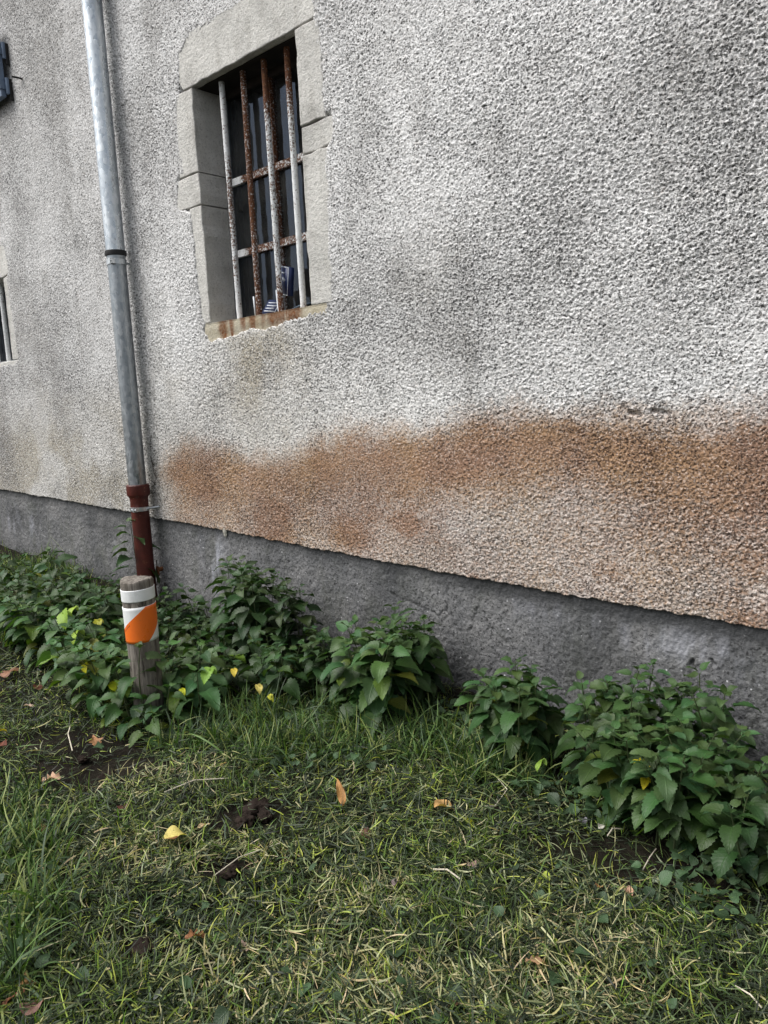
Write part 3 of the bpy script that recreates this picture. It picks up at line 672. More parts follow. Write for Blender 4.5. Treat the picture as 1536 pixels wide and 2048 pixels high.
# ---------------------------------------------------------------- leaves
def leaf_rows(kind, nr):
    t = np.linspace(0, 1, nr)
    if kind == 'nettle':
        w = .40*np.power(np.clip(np.sin(np.pi*np.power(t, .62)), 0, 1), .85)*(1-.25*t)
        w[-1] = .004; w[0] = .05
        back = -.10*np.sin(np.pi*np.clip(t/.18, 0, 1))*(t < .18)
    elif kind == 'oak':
        w = (.06+.22*np.sin(np.pi*np.power(t, 1.2)))*(1+.42*np.sin(t*2*np.pi*3.6+.6)); w[-1] = .03; w[0] = .01; back = 0*t
    elif kind == 'maple':
        w = np.interp(t, [0, .05, .2, .28, .38, .55, .62, .8, 1], [.02, .22, .30, .20, .52, .22, .20, .10, .01]); back = 0*t
    elif kind == 'strip':
        w = .12*np.sin(np.pi*np.power(t, .8))+.02; w[-1] = .01; back = 0*t
    else:
        w = .42*np.power(np.clip(np.sin(np.pi*np.power(t, .7)), 0, 1), .8); w[-1] = .01; w[0] = .02; back = 0*t
    return t, np.maximum(w, .004), back
def leaf(kind, L, base, az, el, droop=.8, fold=.35, roll=0., nr=17, twist=0., wave=.06, wid=1., ph=0.):
    """leaf grid: base point, heading az, start elevation el, bending down by droop along its length"""
    t, w, back = leaf_rows(kind, nr)
    cs = np.array([-1, -.5, 0, .5, 1.])
    ser = np.where(np.arange(nr) % 2 == 0, 1.0, .84) if kind == 'nettle' else np.ones(nr)
    e = el-droop*t; ds = L/(nr-1)
    px = np.concatenate([[0], np.cumsum(np.cos((e[1:]+e[:-1])/2))*ds]); pz_ = np.concatenate([[0], np.cumsum(np.sin((e[1:]+e[:-1])/2))*ds])
    V = np.zeros((nr, 5, 3)); uv = np.zeros((nr, 5, 3))
    for j, c in enumerate(cs):
        ww = w*L*wid*(ser if abs(c) == 1 else 1)
        f = fold*(.6+.4*np.sin(t*3)); lat = c*ww*math.cos(fold*.6); up = abs(c)*ww*np.sin(f)+wave*L*.5*abs(c)*np.sin(t*9+ph+c*1.3)
        nx_, nz_ = -np.sin(e), np.cos(e)
        ax = px+up*nx_+(back*L*abs(c) if kind == 'nettle' else 0)*np.cos(e); azv = pz_+up*nz_
        V[:, j, 0] = ax; V[:, j, 1] = lat; V[:, j, 2] = azv; uv[:, j, 0] = c; uv[:, j, 1] = t
    ro = roll+twist*t[:, None]
    y, z = V[..., 1].copy(), V[..., 2].copy(); zc_ = np.repeat(pz_[:, None], 5, 1)
    V[..., 1] = y*np.cos(ro)-(z-zc_)*np.sin(ro); V[..., 2] = zc_+y*np.sin(ro)+(z-zc_)*np.cos(ro)
    ca, sa = math.cos(az), math.sin(az)
    x, y = V[..., 0].copy(), V[..., 1].copy()
    V[..., 0] = x*ca-y*sa; V[..., 1] = x*sa+y*ca
    return (V+np.array(base)).reshape(-1, 3), grid_faces(nr, 5), uv.reshape(-1, 3)
class Leaves:
    def __init__(s): s.V = []; s.F = []; s.U = []; s.C = []; s.n = 0
    def add(s, l, c):
        V, F, U = l; s.V.append(V); s.F.append(F+s.n); s.U.append(U); s.C.append(np.repeat(np.array(c)[None], len(V), 0)); s.n += len(V)
    def build(s, name, mat, parent=None, origin=None):
        return nmesh(name, np.concatenate(s.V), np.concatenate(s.F), mat, parent, {'col': np.concatenate(s.C)}, np.concatenate(s.U), origin=origin)

NCOL = np.array([.030, .067, .020])
PLANTS = []
def nettle(x, y, h, label, group, lean=(0, 0), tint=1.0, nleaf=None, maxL=.085, yellow=0., name='nettle_plant'):
    z0 = float(gz(x, y))
    p = empty(name, (x, y, z0)); tag(p, label, 'nettle', group)
    k = 9; pts = []
    for i in range(k):
        t = i/(k-1); pts.append((x+lean[0]*t*t+.006*math.sin(t*5+x*9), y+lean[1]*t*t+.006*math.cos(t*4+y*7), z0-.02+(h+.02)*t))
    MB().tube(pts, [.0034*(1-.55*i/(k-1)) for i in range(k)], 5).build('stem', STEM, p, smooth=True)
    P = np.array(pts); L = Leaves()
    nn = nleaf or max(5, int(h/.031))
    a0 = rng.uniform(0, np.pi)
    for i in range(nn):
        u = (i+.3)/nn; t = 1-.86*u**1.15
        q = np.array([np.interp(t*(k-1), np.arange(k), P[:, c]) for c in range(3)])
        az = a0+i*np.pi/2+rng.normal(0, .25)
        size = maxL*(.34+.66*min(1, u*2.6+.05))*(1-.22*max(0, u-.65)/.35)
        for sgn in (0, np.pi):
            if u > .75 and rng.random() < .25: continue
            A = az+sgn+rng.normal(0, .18); Ls = size*rng.uniform(.78, 1.12)
            pet = Ls*.42; el = np.interp(u, [0, .2, .5, 1], [.9, .35, .12, -.1])+rng.normal(0, .16)
            b = q+pet*np.array([math.cos(A)*math.cos(el), math.sin(A)*math.cos(el), math.sin(el)])
            bright = tint*rng.uniform(.78, 1.3)*(1.18 if u < .25 else 1)
            c = NCOL*bright*np.array([rng.uniform(.8, 1.35), 1, rng.uniform(.75, 1.25)])
            if rng.random() < .06 and u > .4: c = c*np.array([2.2, 1.5, .8])
            if rng.random() < yellow and u > .35: c = (np.array([.17, .19, .022]) if rng.random() < .4 else np.array([.11, .19, .022]))*rng.uniform(.6, 1.3)
            L.add(leaf('nettle', Ls, b, A, el-rng.uniform(.1, .35), rng.uniform(.5, 1.1), rng.uniform(.15, .45), rng.normal(0, .28), twist=rng.normal(0, .3), ph=rng.uniform(0, 6), wid=rng.uniform(.9, 1.12)), c)
            # petiole as a narrow strip
            sd = np.array([-math.sin(A), math.cos(A), 0])*.0011
            L.V.append(np.array([q-sd, q+sd, b+sd, b-sd])); L.F.append(np.array([[0, 1, 2, 3]])+L.n); L.U.append(np.tile([.9, 0, 0], (4, 1))); L.C.append(np.repeat((NCOL*1.1)[None], 4, 0)); L.n += 4
    L.build('foliage', NETTLE, p)
    PLANTS.append(p); return p
def pbed(pts, h0, h1, label, group, **k):
    dup = k.pop('dup', 2)
    for (a, b) in [p for p in pts for _ in range(dup)]:
        q = ground_pt(a+rng.normal(0, 10), b+rng.normal(0, 7))
        q[1] = min(q[1], -.035)
        nettle(q[0], q[1], rng.uniform(h0, h1), label, group, lean=(rng.normal(0, .04), rng.normal(-.03, .035)), **k)
pbed([(20, 1200), (60, 1222), (110, 1205), (150, 1235), (190, 1225), (225, 1240), (40, 1255), (90, 1265), (130, 1285), (175, 1280), (215, 1290), (240, 1300), (20, 1245), (70, 1310)], .22, .31,
     'dark green nettle in the dense bed between wall and post, left of the post', 'nettles in the bed left of the post', tint=.95, maxL=.10, yellow=.05)
pbed([(105, 1330), (140, 1350), (185, 1335), (215, 1365), (240, 1395), (160, 1390), (195, 1425), (235, 1440), (90, 1300), (250, 1350), (130, 1310), (60, 1290)], .20, .29,
     'nettle with yellowing lower leaves along the front edge of the bed beside the post', 'yellowing nettles in front of the bed', yellow=.30, tint=1.45, maxL=.105)
pbed([(245, 1466), (300, 1482)], .10, .13, 'small nettle at the foot of the wooden post', 'small nettles at the foot of the post', tint=1.3, dup=1)
q = ground_pt(286, 1464); nettle(q[0], q[1], .33, 'slender nettle crossing the front of the wooden post', None, tint=.95, maxL=.10, nleaf=6, lean=(.01, .02))
q = ground_pt(262, 1470); nettle(q[0], q[1], .17, 'broad-leaved nettle in front of the left side of the post', None, tint=1.3, maxL=.095, nleaf=6, lean=(-.02, .0))
q = ground_pt(340, 1466); nettle(q[0], q[1], .19, 'bright nettle in front of the right side of the post', None, tint=1.5, maxL=.09, nleaf=5, lean=(.03, .0))
q = ground_pt(212, 1228); nettle(q[0], -.13, .52, 'tall single nettle sprig beside the red pipe foot', None, tint=1.0, maxL=.115, nleaf=10)
pbed([(335, 1262), (365, 1275), (400, 1290), (345, 1310), (390, 1330), (430, 1310), (460, 1330), (425, 1285), (355, 1250), (385, 1262)], .15, .22, 'dark low nettle in the bed right of the post, against the plinth', 'low nettles right of the post', tint=.75)
pbed([(345, 1400), (375, 1430), (410, 1405), (395, 1440), (440, 1400), (330, 1420)], .20, .28, 'light green nettle right of the post, with large toothed leaves', 'light nettles right of the post', tint=1.55, yellow=.16, maxL=.105)
pbed([(480, 1302), (505, 1308), (530, 1315), (555, 1325), (520, 1330), (490, 1335)],  .36, .47, 'tall dark nettle in the clump against the plinth below the barred window', 'tall nettles against the plinth', tint=.85, maxL=.105)
pbed([(598, 1335), (615, 1342)], .34, .42, 'slim dark nettle at the right end of the tall clump by the plinth', 'slim nettles ending the tall clump', tint=.65)
pbed([(470, 1380), (510, 1395), (560, 1380), (545, 1360), (600, 1375), (580, 1400)], .15, .22, 'mid green nettle in front of the tall clump, behind the long grass', 'nettles in front of the tall clump', tint=.95, yellow=.05)
pbed([(660, 1405), (690, 1415), (675, 1385), (640, 1390)], .23, .29, 'green nettle between the tall clump and the heart-leaved nettle', 'nettles in the middle of the wall foot', tint=.95)
pbed([(735, 1440), (765, 1450), (750, 1425), (795, 1445)], .29, .35, 'heart-leaved nettle with broad pale green leaves facing out, at mid wall foot', 'heart-leaved nettles at mid wall foot', tint=1.4, maxL=.108)
pbed([(790, 1390), (812, 1395), (838, 1405), (858, 1412), (825, 1415)], .29, .37, 'dark nettle pair standing against the plinth right of the heart-leaved nettle', 'nettles against the plinth by the bare gap', tint=1.0, maxL=.095)
pbed([(985, 1508), (1015, 1520), (1050, 1515), (1085, 1520), (1040, 1540), (1010, 1500), (1070, 1505)], .24, .31, 'nettle in the separate clump between the bare wall gap and the large bed', 'nettles of the middle right clump', tint=1.15, maxL=.088)
pbed([(1185, 1555), (1210, 1540), (1240, 1530), (1290, 1535), (1340, 1545), (1390, 1555), (1205, 1590), (1232, 1605), (1260, 1570), (1420, 1590)], .27, .35, 'nettle at the back of the large bed, against the plinth on the right', 'nettles at the back of the large right bed', tint=1.05, maxL=.086)
pbed([(1250, 1640), (1290, 1650), (1330, 1640), (1370, 1660), (1310, 1690), (1350, 1710), (1280, 1610), (1400, 1640), (1440, 1660), (1390, 1700), (1230, 1650)], .22, .29, 'broad nettle at the front of the large bed on the right', 'nettles at the front of the large right bed', tint=1.2, maxL=.084, yellow=.02)
pbed([(1450, 1720), (1490, 1745), (1530, 1740), (1560, 1780), (1480, 1690), (1530, 1690), (1600, 1760), (1580, 1700), (1640, 1760)], .18, .25, 'nettle at the right-hand end of the large bed, at the photo edge', 'nettles at the right edge', tint=.9)
# bright yellow dying leaves, each on its nearest nettle
for (px_, py_, gy_, s_, c_, nm) in ((170, 1335, 1400, .05, (.62, .58, .01), 'yellow'), (228, 1374, 1420, .05, (.55, .60, .02), 'yellow'), (195, 1248, 1330, .06, (.30, .30, .02), 'yellow'), (128, 1238, 1340, .10, (.20, .33, .03), 'lime'), (150, 1272, 1345, .08, (.24, .36, .03), 'lime'), (143, 1222, 1300, .06, (.26, .38, .03), 'lime'),
        (468, 1345, 1400, .04, (.65, .50, .06), 'yellow'), (366, 1385, 1430, .04, (.55, .58, .03), 'yellow'), (412, 1350, 1430, .075, (.18, .33, .04), 'lime'), (518, 1378, 1400, .045, (.62, .52, .14), 'yellow'), (543, 1396, 1410, .035, (.5, .5, .05), 'yellow'), (1284, 1540, 1650, .06, (.60, .52, .02), 'yellow'), (1288, 1566, 1660, .035, (.6, .50, .02), 'yellow'), (683, 1365, 1410, .055, (.22, .32, .06), 'lime'), (1078, 1530, 1545, .045, (.25, .40, .06), 'lime')):
    gp = ground_pt(px_, gy_); d = ray(px_, py_); k = np.hypot(gp[0], gp[1]+D)/math.hypot(d[0], d[1]); P = CAM+d*k*.95
    pn = min(PLANTS, key=lambda o: (o.location.x-P[0])**2+(o.location.y-P[1])**2)
    L = Leaves(); az = math.atan2(-(P[1]+D), -P[0])+rng.normal(0, .6)
    base = P+np.array([-math.cos(az), -math.sin(az), .5])*s_*.45
    L.add(leaf('nettle', s_, base, az, -.3, .9, .3, rng.normal(0, .3), ph=rng.uniform(0, 6)), c_)
    L.add(leaf('nettle', s_*.55, base, az+1.2, -.2, .8, .3, .2), np.array(c_)*.8)
    L.build('yellowed_leaf', NETTLE, pn)['label'] = ('bright yellow dying leaf' if nm == 'yellow' else 'lime yellow ageing leaf')

# ---------------------------------------------------------------- grass (uncountable: stuff)
def blades(name, P, az, el, bend, L, Wd, col, curl=None, roll=None, seg=4, label=None):
    n = len(P); t = np.linspace(0, 1, seg+1)
    curl = np.zeros(n) if curl is None else curl; roll = np.zeros(n) if roll is None else roll
    pos = [P]; hd = []
    for s in range(seg+1):
        hd.append((az+curl*t[s], el+bend*t[s]))
    for s in range(seg):
        A = (hd[s][0]+hd[s+1][0])/2; E = (hd[s][1]+hd[s+1][1])/2
        pos.append(pos[-1]+(L/seg)[:, None]*np.stack([np.cos(E)*np.cos(A), np.cos(E)*np.sin(A), np.sin(E)], -1))
    V = np.zeros((n, seg+1, 2, 3))
    for s in range(seg+1):
        A, E = hd[s]; side = np.stack([-np.sin(A), np.cos(A), 0*A], -1); up = np.stack([-np.sin(E)*np.cos(A), -np.sin(E)*np.sin(A), np.cos(E)], -1)
        w = (Wd*(.5*(.75+.5*t[s])*(1-t[s]**2.2)+.0001))[:, None]*(side*np.cos(roll)[:, None]+up*np.sin(roll)[:, None])
        V[:, s, 0] = pos[s]-w; V[:, s, 1] = pos[s]+w
    b = (np.arange(n)*(seg+1)*2)[:, None]; k = np.arange(seg)[None]*2
    F = np.stack([b+k, b+k+1, b+k+3, b+k+2], -1).reshape(-1, 4)
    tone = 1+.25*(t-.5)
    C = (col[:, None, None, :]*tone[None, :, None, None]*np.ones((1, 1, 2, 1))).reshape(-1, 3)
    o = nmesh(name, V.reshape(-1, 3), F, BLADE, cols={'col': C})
    return tag(o, label, 'grass', kind='stuff')
def field(n, dens, x0=-7.5, x1=1.8, y0=-2.7, y1=.02, power=1.6):
    """n random ground points, thinning out with distance from the path, kept with probability dens(x, y)"""
    out = []
    while sum(len(o) for o in out) < n:
        x = rng.uniform(x0, x1, 200000); y = rng.uniform(y0, y1, 200000)
        d = np.hypot(x, y+D); along = -x*.685+(y+D)*.7285
        k = (along > .6) & (rng.random(len(x)) < np.clip((1.3/d)**power, 0, 1)*dens(x, y)); lat = np.abs(x*.7285+(y+D)*.685)
        k &= lat < along*.61+.5
        out.append(np.stack([x[k], y[k]], -1))
    p = np.concatenate(out)[:n]; return p[:, 0], p[:, 1]
def blobs(lst):
    """ground patches given by centre, half length, half width in metres -> soft mask"""
    G = [(ground_pt(a, b)[:2], rx, ry) for a, b, rx, ry in lst]
    def f(x, y):
        m = 0
        for c, rx, ry in G:
            dx_, dy_ = x-c[0], y-c[1]; r_ = dx_*.7285+dy_*.685; f_ = -dx_*.685+dy_*.7285
            m = np.maximum(m, sstep(1.25, .6, np.hypot(r_/rx, f_/ry)+.5*fbm(x*6, y*6, 151, 3)))
        return m
    return f
bare = blobs([(200, 1530, .24, .20), (120, 1490, .22, .12), (505, 1640, .13, .09), (470, 1660, .10, .06), (285, 1905, .07, .04), (455, 1750, .08, .06), (1380, 1740, .28, .09), (1250, 1700, .25, .08)])
tall = blobs([(40, 1720, .13, .16), (60, 1840, .10, .12), (20, 1620, .10, .10), (0, 1240, .22, .6), (70, 1140, .7, .25), (560, 1440, .30, .10), (620, 1500, .34, .14), (400, 1490, .16, .08), (740, 1480, .30, .12), (880, 1500, .28, .10), (1000, 1560, .18, .08), (490, 1590, .05, .03), (20, 1960, .08, .08)])
strawm = blobs([(300, 1570, .17, .09), (400, 1720, .22, .09), (250, 1700, .16, .07), (730, 1800, .14, .09), (1150, 1880, .16, .10), (760, 1990, .2, .1), (1130, 1990, .2, .1), (560, 1950, .25, .1), (330, 1550, .25, .10)])
PAL = np.array([(.014, .024, .012), (.036, .056, .026), (.082, .118, .052), (.20, .235, .11), (.40, .40, .22), (.32, .38, .07), (.12, .20, .04), (.52, .44, .26)])
def pick(x, y, w, sw=None):
    n = len(x); s_ = strawm(x, y); wn = fbm(x*2.5, y*2.5, 161, 3)
    Wt = np.repeat(np.array(w, float)[None], n, 0)
    Wt[:, 4] += s_*.25; Wt[:, 7] += s_*.12; Wt[:, 5] += .12*np.clip(wn, 0, 1); Wt[:, 6] += .25*np.clip(-wn, 0, 1)
    Wt /= Wt.sum(1, keepdims=True); cdf = np.cumsum(Wt, 1); i = (rng.random(n)[:, None] > cdf).sum(1)
    return PAL[np.clip(i, 0, 7)]*rng.uniform(.75, 1.3, (n, 1))*np.stack([rng.uniform(.9, 1.12, n), np.ones(n), rng.uniform(.8, 1.15, n)], -1)
# mown clippings lying flat
N = 124000
x, y = field(N, lambda x, y: (1-.86*bare(x, y))*(1-.75*tall(x, y))*(.18+.82*sstep(-.10, -.55, y+.35*sstep(-1.5, -.4, x)))*np.clip(.62+.5*fbm(x*7, y*7, 171, 3)+.75*fbm(x*21, y*21, 172, 2), .06, 1))
flow = 1.6*fbm(x*1.8, y*1.8, 173, 2)*np.pi
z = gz(x, y)+soilbump(x, y)+np.abs(rng.normal(0, .011, N))+.012*np.clip(fbm(x*5, y*5, 175, 3), 0, 1)+.022*np.clip(gnoise(x*21, y*21, 172)+.1, 0, 1)
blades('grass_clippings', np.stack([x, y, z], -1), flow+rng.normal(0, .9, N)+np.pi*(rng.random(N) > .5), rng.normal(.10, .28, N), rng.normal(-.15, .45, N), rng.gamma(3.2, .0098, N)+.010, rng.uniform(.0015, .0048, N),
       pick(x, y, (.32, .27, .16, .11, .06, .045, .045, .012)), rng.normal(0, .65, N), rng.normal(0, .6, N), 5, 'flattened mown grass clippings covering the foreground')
# short living turf
N = 37000
x, y = field(N, lambda x, y: (1-.9*bare(x, y))*(.35+.6*sstep(-.1, .4, fbm(x*3, y*3, 181, 3)))*(.5+.5*sstep(-.02, -.3, y)))
z = gz(x, y)+soilbump(x, y)-.004
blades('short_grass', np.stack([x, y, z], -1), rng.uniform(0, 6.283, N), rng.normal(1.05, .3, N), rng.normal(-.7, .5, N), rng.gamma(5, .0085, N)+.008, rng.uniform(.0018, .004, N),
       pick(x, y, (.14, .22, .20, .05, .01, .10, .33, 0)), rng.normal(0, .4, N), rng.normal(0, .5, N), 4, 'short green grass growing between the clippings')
# long grass
N = 8500
x, y = field(N, lambda x, y: tall(x, y)*(1-.8*bare(x, y))*np.clip(.6+.9*fbm(x*9, y*9, 196, 2), .1, 1), power=1.0)
z = gz(x, y)+soilbump(x, y)-.005
lc = np.array([(.034, .070, .024), (.062, .120, .032), (.10, .175, .042), (.21, .25, .08), (.024, .044, .018)])[rng.integers(0, 5, N)]*rng.uniform(.7, 1.25, (N, 1))
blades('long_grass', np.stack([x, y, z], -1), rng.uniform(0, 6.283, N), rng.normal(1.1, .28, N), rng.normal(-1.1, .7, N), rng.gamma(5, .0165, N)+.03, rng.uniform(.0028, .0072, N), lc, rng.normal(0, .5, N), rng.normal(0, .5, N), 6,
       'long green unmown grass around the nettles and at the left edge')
# scattered bright upright shoots
N = 1100
x, y = field(N, lambda x, y: (1-.6*bare(x, y))*sstep(.0, .4, fbm(x*4, y*4, 191, 3)+.12), power=1.2)
z = gz(x, y)+soilbump(x, y)
blades('grass_shoots', np.stack([x, y, z], -1), rng.uniform(0, 6.283, N), rng.normal(1.25, .22, N), rng.normal(-.45, .4, N), rng.uniform(.03, .085, N), rng.uniform(.002, .004, N),
       np.array([(.22, .33, .04), (.16, .30, .045), (.30, .36, .05)])[rng.integers(0, 3, N)]*rng.uniform(.8, 1.2, (N, 1)), rng.normal(0, .3, N), rng.normal(0, .4, N), 5, 'bright green grass shoots standing in the clippings')
# low broad-leaved weeds
L = Leaves()
wd = [(900, 1430, .22, .05, 46), (970, 1450, .16, .05, 34), (1150, 1590, .18, .06, 40), (1120, 1620, .18, .06, 26), (1390, 1790, .18, .06, 30), (1440, 1760, .2, .06, 24), (690, 1530, .25, .08, 22), (640, 1545, .12, .04, 14), (1210, 1640, .14, .05, 20),
      (60, 1760, .12, .08, 12), (100, 1940, .12, .05, 16), (420, 1470, .2, .06, 20), (620, 1440, .3, .05, 30), (820, 1470, .2, .05, 26), (30, 1900, .1, .08, 10), (1480, 1830, .15, .06, 20), (560, 2020, .3, .05, 10), (800, 1840, .5, .3, 26), (300, 1800, .4, .25, 20), (1180, 1880, .3, .2, 16), (60, 1200, .5, .4, 60), (20, 1160, .4, .3, 40)]
for (a, b, rx, ry, n_) in wd:
    c = ground_pt(a, b)
    for _ in range(n_):
        u, v = rng.normal(0, .6, 2); px_ = c[0]+rx*u*.7285-ry*v*.685; py_ = min(c[1]+rx*u*.685+ry*v*.7285, -.03)
        s_ = rng.uniform(.018, .042); sparse = n_ < 30 and ry > .15
        zz_ = float(gz(px_, py_))+rng.uniform(.012, .06 if not sparse else .03)
        L.add(leaf(rng.choice(['ovate', 'nettle', 'maple'], p=[.5, .3, .2]), s_, (px_, py_, zz_), rng.uniform(0, 6.28), rng.normal(.15, .3), rng.uniform(.2, .8), .25, rng.normal(0, .35), nr=9, wid=1.1), np.array([.040, .075, .034])*rng.uniform(.6, 1.6))
tag(L.build('ground_weeds', NETTLE), 'low broad-leaved weeds scattered in the grass', 'weeds', kind='stuff')

# ---------------------------------------------------------------- fallen leaves, each its own thing
FL = [(353, 1697, .062, 'ovate', (.62, .52, .16), 'yellow fallen leaf with a brown patch, lying on flattened straw'), (890, 1635, .060, 'ovate', (.50, .30, .12), 'folded tan and yellow leaf lying before the middle of the nettles'),
      (105, 1574, .058, 'oak', (.52, .33, .22), 'pale pinkish oak leaf on the bare soil at left'), (60, 1422, .048, 'maple', (.42, .30, .24), 'pale beige lobed leaf left of the nettle bed'), (196, 1505, .05, 'maple', (.42, .22, .11), 'curled orange brown leaf standing on the bare soil below the post'),
      (392, 1896, .046, 'oak', (.22, .095, .04), 'brown oak leaf lying in the lower left grass'), (1072, 1952, .042, 'oak', (.40, .24, .14), 'light brown oak leaf lying in the lower right grass'), (24, 2014, .055, 'strip', (.40, .16, .10), 'long reddish leaf in the bottom left corner'),
      (1257, 1798, .028, 'ovate', (.55, .32, .22), 'small pink leaf below the large nettle bed'), (1199, 1790, .02, 'ovate', (.35, .14, .05), 'tiny orange brown leaf left of the small pink leaf'), (688, 1628, .08, 'strip', (.46, .24, .09), 'narrow curled orange leaf standing in the middle grass'),
      (730, 1684, .042, 'ovate', (.085, .03, .015), 'dark red brown leaf in the middle of the grass'), (8, 1365, .09, 'maple', (.24, .12, .07), 'big crumpled brown leaf at the left edge below the nettles'), (77, 1384, .05, 'ovate', (.12, .045, .025), 'dark rust brown leaf beside the left nettle bed'),
      (34, 1846, .055, 'maple', (.45, .38, .30), 'pale grey beige leaf in the long grass at lower left'), (487, 1915, .042, 'maple', (.40, .28, .24), 'pale pink crumpled leaf at lower middle left'), (405, 1668, .045, 'strip', (.55, .38, .22), 'narrow tan leaf just above the yellow leaf'),
      (5, 1471, .04, 'ovate', (.68, .50, .01), 'bright yellow leaf at the left edge of the photo'), (940, 1655, .022, 'ovate', (.60, .62, .02), 'small lemon yellow leaf right of the folded tan leaf'), (945, 1745, .028, 'ovate', (.30, .20, .17), 'small mauve brown leaf beside the white stalk'),
      (792, 1781, .024, 'ovate', (.20, .15, .15), 'small dull mauve leaf left of the white stalk'), (1160, 1655, .038, 'ovate', (.20, .19, .22), 'grey lilac leaf in the shade under the large nettle bed'), (1086, 1770, .036, 'ovate', (.38, .46, .06), 'yellow green heart-shaped leaf among the right clippings'),
      (247, 1625, .036, 'ovate', (.085, .03, .02), 'dark maroon leaf on the soil right of the oak leaf'), (56, 1982, .04, 'maple', (.42, .22, .09), 'orange lobed leaf near the bottom left corner'), (80, 1674, .04, 'maple', (.20, .07, .03), 'reddish brown leaf hidden in the long grass at left'),
      (449, 1540, .03, 'strip', (.50, .32, .14), 'short tan leaf in the grass right of the post'), (820, 1503, .02, 'ovate', (.62, .48, .04), 'tiny yellow leaf in the grass below the heart-leaved nettle'), (1201, 1666, .02, 'ovate', (.48, .46, .40), 'tiny whitish leaf under the large nettle bed'),
      (318, 2005, .035, 'strip', (.22, .24, .22), 'grey green strap leaf at the bottom edge'), (905, 2030, .03, 'oak', (.22, .12, .07), 'small brown leaf at the bottom middle'), (1316, 1780, .028, 'maple', (.36, .42, .30), 'pale green lobed leaf beside the small pink leaf'), (10, 1500, .035, 'ovate', (.14, .04, .02), 'dark red leaf below the bright yellow leaf at left edge'),
      (70, 2030, .05, 'ovate', (.20, .11, .09), 'dull brown leaf in the bottom left corner'), (1480, 1720, .026, 'ovate', (.48, .46, .20), 'pale yellow leaf at the foot of the right-hand nettles')]
for i, (a, b, s_, kd, c, lbl) in enumerate(FL):
    p = ground_pt(a, b); up = {688: 1.1, 196: .9, 8: .5}.get(a, rng.normal(.12, .12)); az = rng.uniform(0, 6.28)
    if a in (688, 196): az = math.atan2(p[1]+D, p[0])+.3
    if a in (353, 890, 105, 392, 1072): az = math.atan2(p[1]+D, p[0])-1.5; up = .12
    z0 = float(gz(p[0], p[1]))+(.030 if a in (353, 890, 105, 392, 1072) else .018)
    if abs(up) < .5: p2 = p-np.array([math.cos(az), math.sin(az), 0])*s_*.5
    else: p2 = p
    L = Leaves(); l = leaf(kd, s_, (p2[0], p2[1], z0+rng.uniform(0, .008)), az, up, rng.uniform(.3, .9), rng.uniform(.25, .6), rng.normal(0, .22), nr=21, twist=rng.normal(0, .3), wave=.14, ph=rng.uniform(0, 6), wid=1.15)
    L.add(l, c)
    cc = L.C[0]
    if a == 353:
        k = (l[2][:, 0] < -.2) & (l[2][:, 1] < .6); cc[k] = (.16, .06, .02)
    else: cc *= (1+.35*np.sin(l[2][:, 1:2]*7+l[2][:, :1]*3+i))
    o = L.build('fallen_leaf', FALLEN, origin=(p2[0], p2[1], z0)); tag(o, lbl, 'leaf', 'fallen leaves on the grass')
STRAW = m_plain('dry_straw', (.55, .50, .40), .7)
for pts, r_, lbl in (([(868, 1758), (895, 1764), (922, 1774)], .0022, 'white dry stalk lying in the middle of the clippings'), ([(142, 1465), (138, 1485), (146, 1512)], .0020, 'pale bent stalk on the soil left of the post'), ([(1462, 1990), (1500, 2020), (1540, 2055)], .0016, 'long thin straw at the bottom right corner'),
                     ([(330, 1600), (390, 1580), (460, 1568)], .0016, 'long dry straw lying across the soil below the post'), ([(430, 1770), (480, 1738), (560, 1700)], .0014, 'long straw beside the yellow leaf'), ([(985, 1560), (1015, 1600), (990, 1625), (960, 1628)], .0013, 'thin looped stalk below the middle right nettle clump'), ([(920, 1452), (960, 1458), (1005, 1460)], .0022, 'pale stalk lying along the wall foot in the bare gap'),
                     ([(1215, 1690), (1225, 1680), (1245, 1672)], .002, 'short white twig in the shade of the large nettle bed'), ([(1285, 1760), (1300, 1738), (1312, 1712)], .0016, 'slender pale stem leaning below the large nettle bed')):
    P = [ground_pt(*q)+np.array([0, 0, .026+.008*math.sin(k*2)]) for k, q in enumerate(pts)]
    o = MB().tube(P, r_, 6).build('dry_stalk', STRAW, smooth=True, origin=tuple(P[0])); tag(o, lbl, 'stalk', 'dry stalks on the ground')
CLOD = m_plain('clod_soil', (.022, .016, .013), .95, spec=.1, var=.5, scale=30, bump=.006)
for (a, b, s_, lbl) in ((515, 1622, .032, 'dark soil clod at the upper end of the bare patch'), (492, 1648, .026, 'dark soil clod in the middle of the bare patch'), (530, 1640, .02, 'small soil clod at the right of the bare patch'), (288, 1908, .024, 'dark soil lump in the lower left grass'), (215, 1560, .024, 'soil clod on the bare ground below the post'), (165, 1525, .018, 'small soil clod on the bare ground left of the post'), (462, 1752, .02, 'grey soil lump below the yellow leaf')):
    p = ground_pt(a, b); bm = bmesh.new(); bmesh.ops.create_icosphere(bm, subdivisions=4, radius=1)
    for v in bm.verts:
        k = 1+.45*mnoise.fractal(v.co*1.8+Vector((a, b, 0)), .8, 2.1, 4); v.co = Vector((v.co.x*1.3*k*s_, v.co.y*k*s_, v.co.z*.6*k*s_))
    me = bpy.data.meshes.new('soil_clod'); bm.to_mesh(me); bm.free(); me.materials.append(CLOD); me.polygons.foreach_set('use_smooth', [True]*len(me.polygons))
    o = bpy.data.objects.new('soil_clod', me); COL.objects.link(o); o.location = (p[0], p[1], float(gz(p[0], p[1]))+.012); o.rotation_euler.z = rng.uniform(0, 6); tag(o, lbl, 'soil clod', 'soil clods in the grass')

